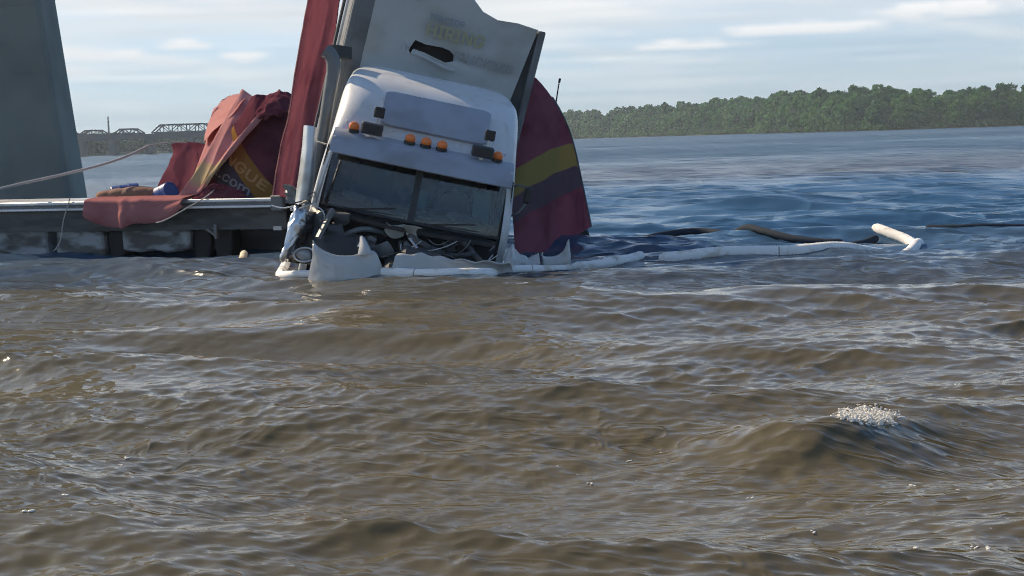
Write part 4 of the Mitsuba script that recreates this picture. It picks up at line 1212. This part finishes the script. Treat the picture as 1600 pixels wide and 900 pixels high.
def boom(name, pts, r, m, lab, catg, seed, lift=0.32, ends=True, lump=0.10):
    P = np.array([on_water(x, y + r / 0.0078 * 0.35) for x, y in pts])
    C = curve(P, max(60, int(len(pts) * 48)))
    C[:, 2] = 0
    C[:, 2] = level(C[:, 0], C[:, 1]) * 0.85 + r * lift
    n, sd = len(C), 18
    s = np.r_[0, np.cumsum(np.linalg.norm(np.diff(C, axis=0), axis=1))]
    a = np.arange(sd) / sd * 2 * np.pi
    G = np.stack([s[:, None] * 4 + 0 * a, np.cos(a)[None] * 1.2 + 0 * s[:, None], np.sin(a)[None] * 1.2 + 0 * s[:, None]], -1)
    R = r * (1 + 2 * lump * (meshkit.fbm(G, 3, seed) - .5) + lump * .8 * (meshkit.fbm(np.stack([s * 1.3, 0 * s, 0 * s], -1), 2, seed + 1) - .5)[:, None])
    R = R * (1 + 0.07 * (meshkit.fbm(np.stack([s[:, None] * 26 + 0 * a, np.cos(a)[None] * 2 + 0 * s[:, None], np.sin(a)[None] * 2 + 0 * s[:, None]], -1), 2, seed + 5) - .5))
    tp = np.clip(np.minimum(s, s[-1] - s) / (1.6 * r), 0, 1)
    R = R * (np.sqrt(1 - (1 - tp) ** 2) * .96 + .04)[:, None]
    k = thing(name, lab, catg)
    put('sock', tube(C, R, sd), m, k, smooth=True)
    if ends:
        for f in np.arange(1, max(2, int(s[-1] / 1.3))) / max(2, int(s[-1] / 1.3)):
            i = int(f * (n - 1))
            put('tie', tube(C[max(0, i - 1):i + 2], r * 1.03, 14), 'rope_pale', k, smooth=True)


WB = 'absorbent boom'
boom('absorbent_boom', [(446, 392), (415, 392), (390, 396), (379, 405), (388, 412), (402, 411)], .055, 'boom_cream', 'cream curled boom end floating left of the truck nose', WB, 1)
boom('absorbent_boom', [(500, 412), (470, 412), (450, 418), (439, 427), (452, 434), (490, 435), (534, 434)], .055, 'boom_white', 'white boom looped round the left corner of the truck nose', WB, 2)
boom('absorbent_boom', [(541, 434), (580, 433), (640, 435), (700, 436), (776, 431)], .065, 'boom_white', 'white boom lying straight along the truck nose', WB, 3)
boom('absorbent_boom', [(774, 426), (820, 421), (870, 418), (897, 416)], .06, 'boom_white', 'white boom passing the shredded right bumper', WB, 4)
boom('absorbent_boom', [(893, 414), (930, 412), (970, 409), (1003, 404)], .065, 'boom_white', 'short white boom just right of the truck', WB, 5)
boom('absorbent_boom', [(1029, 405), (1090, 403), (1160, 400), (1240, 398), (1310, 395), (1384, 389)], .078, 'boom_white', 'longest white boom floating in open water right of the truck', WB, 6)
boom('absorbent_boom', [(1388, 391), (1410, 386), (1430, 380), (1436, 375), (1420, 371), (1390, 369), (1366, 367)], .072, 'boom_white', 'white boom bent into a hook at the far right end of the line', WB, 7, lift=0.1)
boom('containment_boom', [(1004, 371), (1040, 366), (1090, 363), (1140, 366), (1190, 372), (1250, 375), (1318, 375)], .055, 'boom_dark', 'long dark boom curving behind the white boom line', 'containment boom', 8, ends=False, lump=.06, lift=.85)
boom('containment_boom', [(1332, 375), (1350, 373), (1372, 371)], .06, 'boom_dark', 'short dark boom leading to the white hook', 'containment boom', 9, ends=False, lump=.06)
boom('containment_boom', [(1446, 365), (1520, 365), (1600, 363), (1680, 361)], .04, 'boom_dark', 'thin dark boom running out of the right edge', 'containment boom', 10, ends=False, lump=.06)

# ------------------------------------------------------------------ foam
fm = []
fr_g = np.random.default_rng(77)
ca, cb = fr_g.uniform(-.1, 1.0, 30000), fr_g.uniform(0.0, 0.9, 30000)
qx, qy = PEAK[0] + PEAK_AX[0] * ca - PEAK_AX[1] * cb, PEAK[1] + PEAK_AX[1] * ca + PEAK_AX[0] * cb
sx_, sy_, sz_ = surf(qx, qy, np.full(qx.shape, .02))
fp = np.stack([qx + sx_, qy + sy_, sz_], -1)
pp = proj(fp)
el_ = ((pp[:, 0] - 1355) / 46) ** 2 + ((pp[:, 1] - 650 - 0.08 * (pp[:, 0] - 1355)) / 14) ** 2
keep = el_ + 2.4 * (meshkit.fbm(fp * np.array([14, 14, 40.0]), 3, 3) - .5) < 0.95
for i_, q in enumerate(fp[keep][:1900]):
    big = i_ < 120
    r = fr_g.uniform(.008, .018) if big else min(.008, abs(fr_g.normal(0, .003)) + .002)
    g = trimesh.creation.icosphere(subdivisions=2 if big else 0, radius=r)
    if big:
        g.vertices *= 1 + 0.9 * (meshkit.fbm(g.vertices * 120 + i_, 3, 2)[:, None] - .5)
    g.apply_scale([1.25, 1, .7])
    g.apply_translation([q[0], q[1], q[2] + (-.002 if big else abs(fr_g.normal(0, .010)))])
    fm.append(g)
one('crest_foam', cat(fm), 'foam_white', 'white bubbly foam on the breaking crest at right', 'foam', kind='stuff', smooth=True)
fm = []
spots = [(1431, 862, .010), (1517, 858, .008), (1536, 862, .01), (1012, 893, .012), (109, 756, .012), (54, 872, .014), (197, 698, .012), (192, 706, .010), (981, 706, .009), (915, 729, .008), (1161, 751, .009), (1416, 744, .010), (1255, 811, .008), (860, 604, .012), (1032, 620, .012), (1136, 462, .014), (1490, 607, .010)]
spots += [(fr_g.uniform(0, 1600), 440 + 440 * fr_g.uniform() ** 1.4, fr_g.uniform(.002, .005)) for _ in range(60)]
for px, py, r in spots:
    p0 = on_water(px, py)
    dx, dy, z = (float(q[0]) for q in surf(np.array([p0[0]]), np.array([p0[1]]), np.array([.02])))
    for _ in range(3):
        g = trimesh.creation.icosphere(subdivisions=1, radius=r)
        g.apply_scale([.8, .7, .4])
        g.apply_translation([p0[0] + dx + fr_g.normal(0, r), p0[1] + dy + fr_g.normal(0, r), z + r * .2])
        fm.append(g)
one('foam_fleck', cat(fm), 'foam_white', 'scattered small white foam flecks on the brown water', 'foam', kind='stuff', smooth=True)

if __name__ == '__main__':
    for nm, q in (('visor tl 520,205', (-1.17, .33, .97)), ('visor br 795,285', (1.17, 0, .735)), ('visor bl 512,235', (-1.17, 0, .735)), ('ws bl 500,318', (-1.03, .09, .03)), ('ws br 782,378', (1.03, .09, .03)), ('roof top mid 700,138', (0, 1.4, 1.85)), ('roof r 808,165', (.95, 1.2, 1.8)), ('roof l 560,112', (-.95, 1.2, 1.8)), ('lamp c 664,216', (0, .1, 1.035)), ('lamp l 552,195', (-.9, .17, 1.035)), ('lamp r 778,243', (.9, .17, 1.035)), ('stack tip 505,78', (-1.56, 1.05, 1.93))):
        print(nm, np.round(proj(tl(q)), 0))
    for nm, q in (('wall tr 850,50', (1.28, 0, 2.75)), ('wall kink 755,22', (.4, 0, 2.80)), ('wall 720,0', (.18, 0, 2.98)), ('wall l 580,0', (-1.22, 0, 2.75)), ('wall r 810,165', (1.28, 0, 1.75)), ('wall l 555,105', (-1.22, 0, 1.95)), ('side back 537,0', (-1.3, 1.1, 2.75)), ('hole l 657,68', (-.5, 0, 2.215)), ('hole br 715,90', (.06, 0, 2.06))):
        print(nm, np.round(proj(rl(q)), 0))
    print('horizon at 0,800,1600', [proj(EYE + np.array([math.tan(math.radians(a)) * 1e4, 1e4, -1.6]))for a in (-18, 0, 18)], 'deck z', ZT, DL, [np.round(p[1]) for p in SHORE_R], [np.round(p[1]) for p in SHORE_L], zdeck)
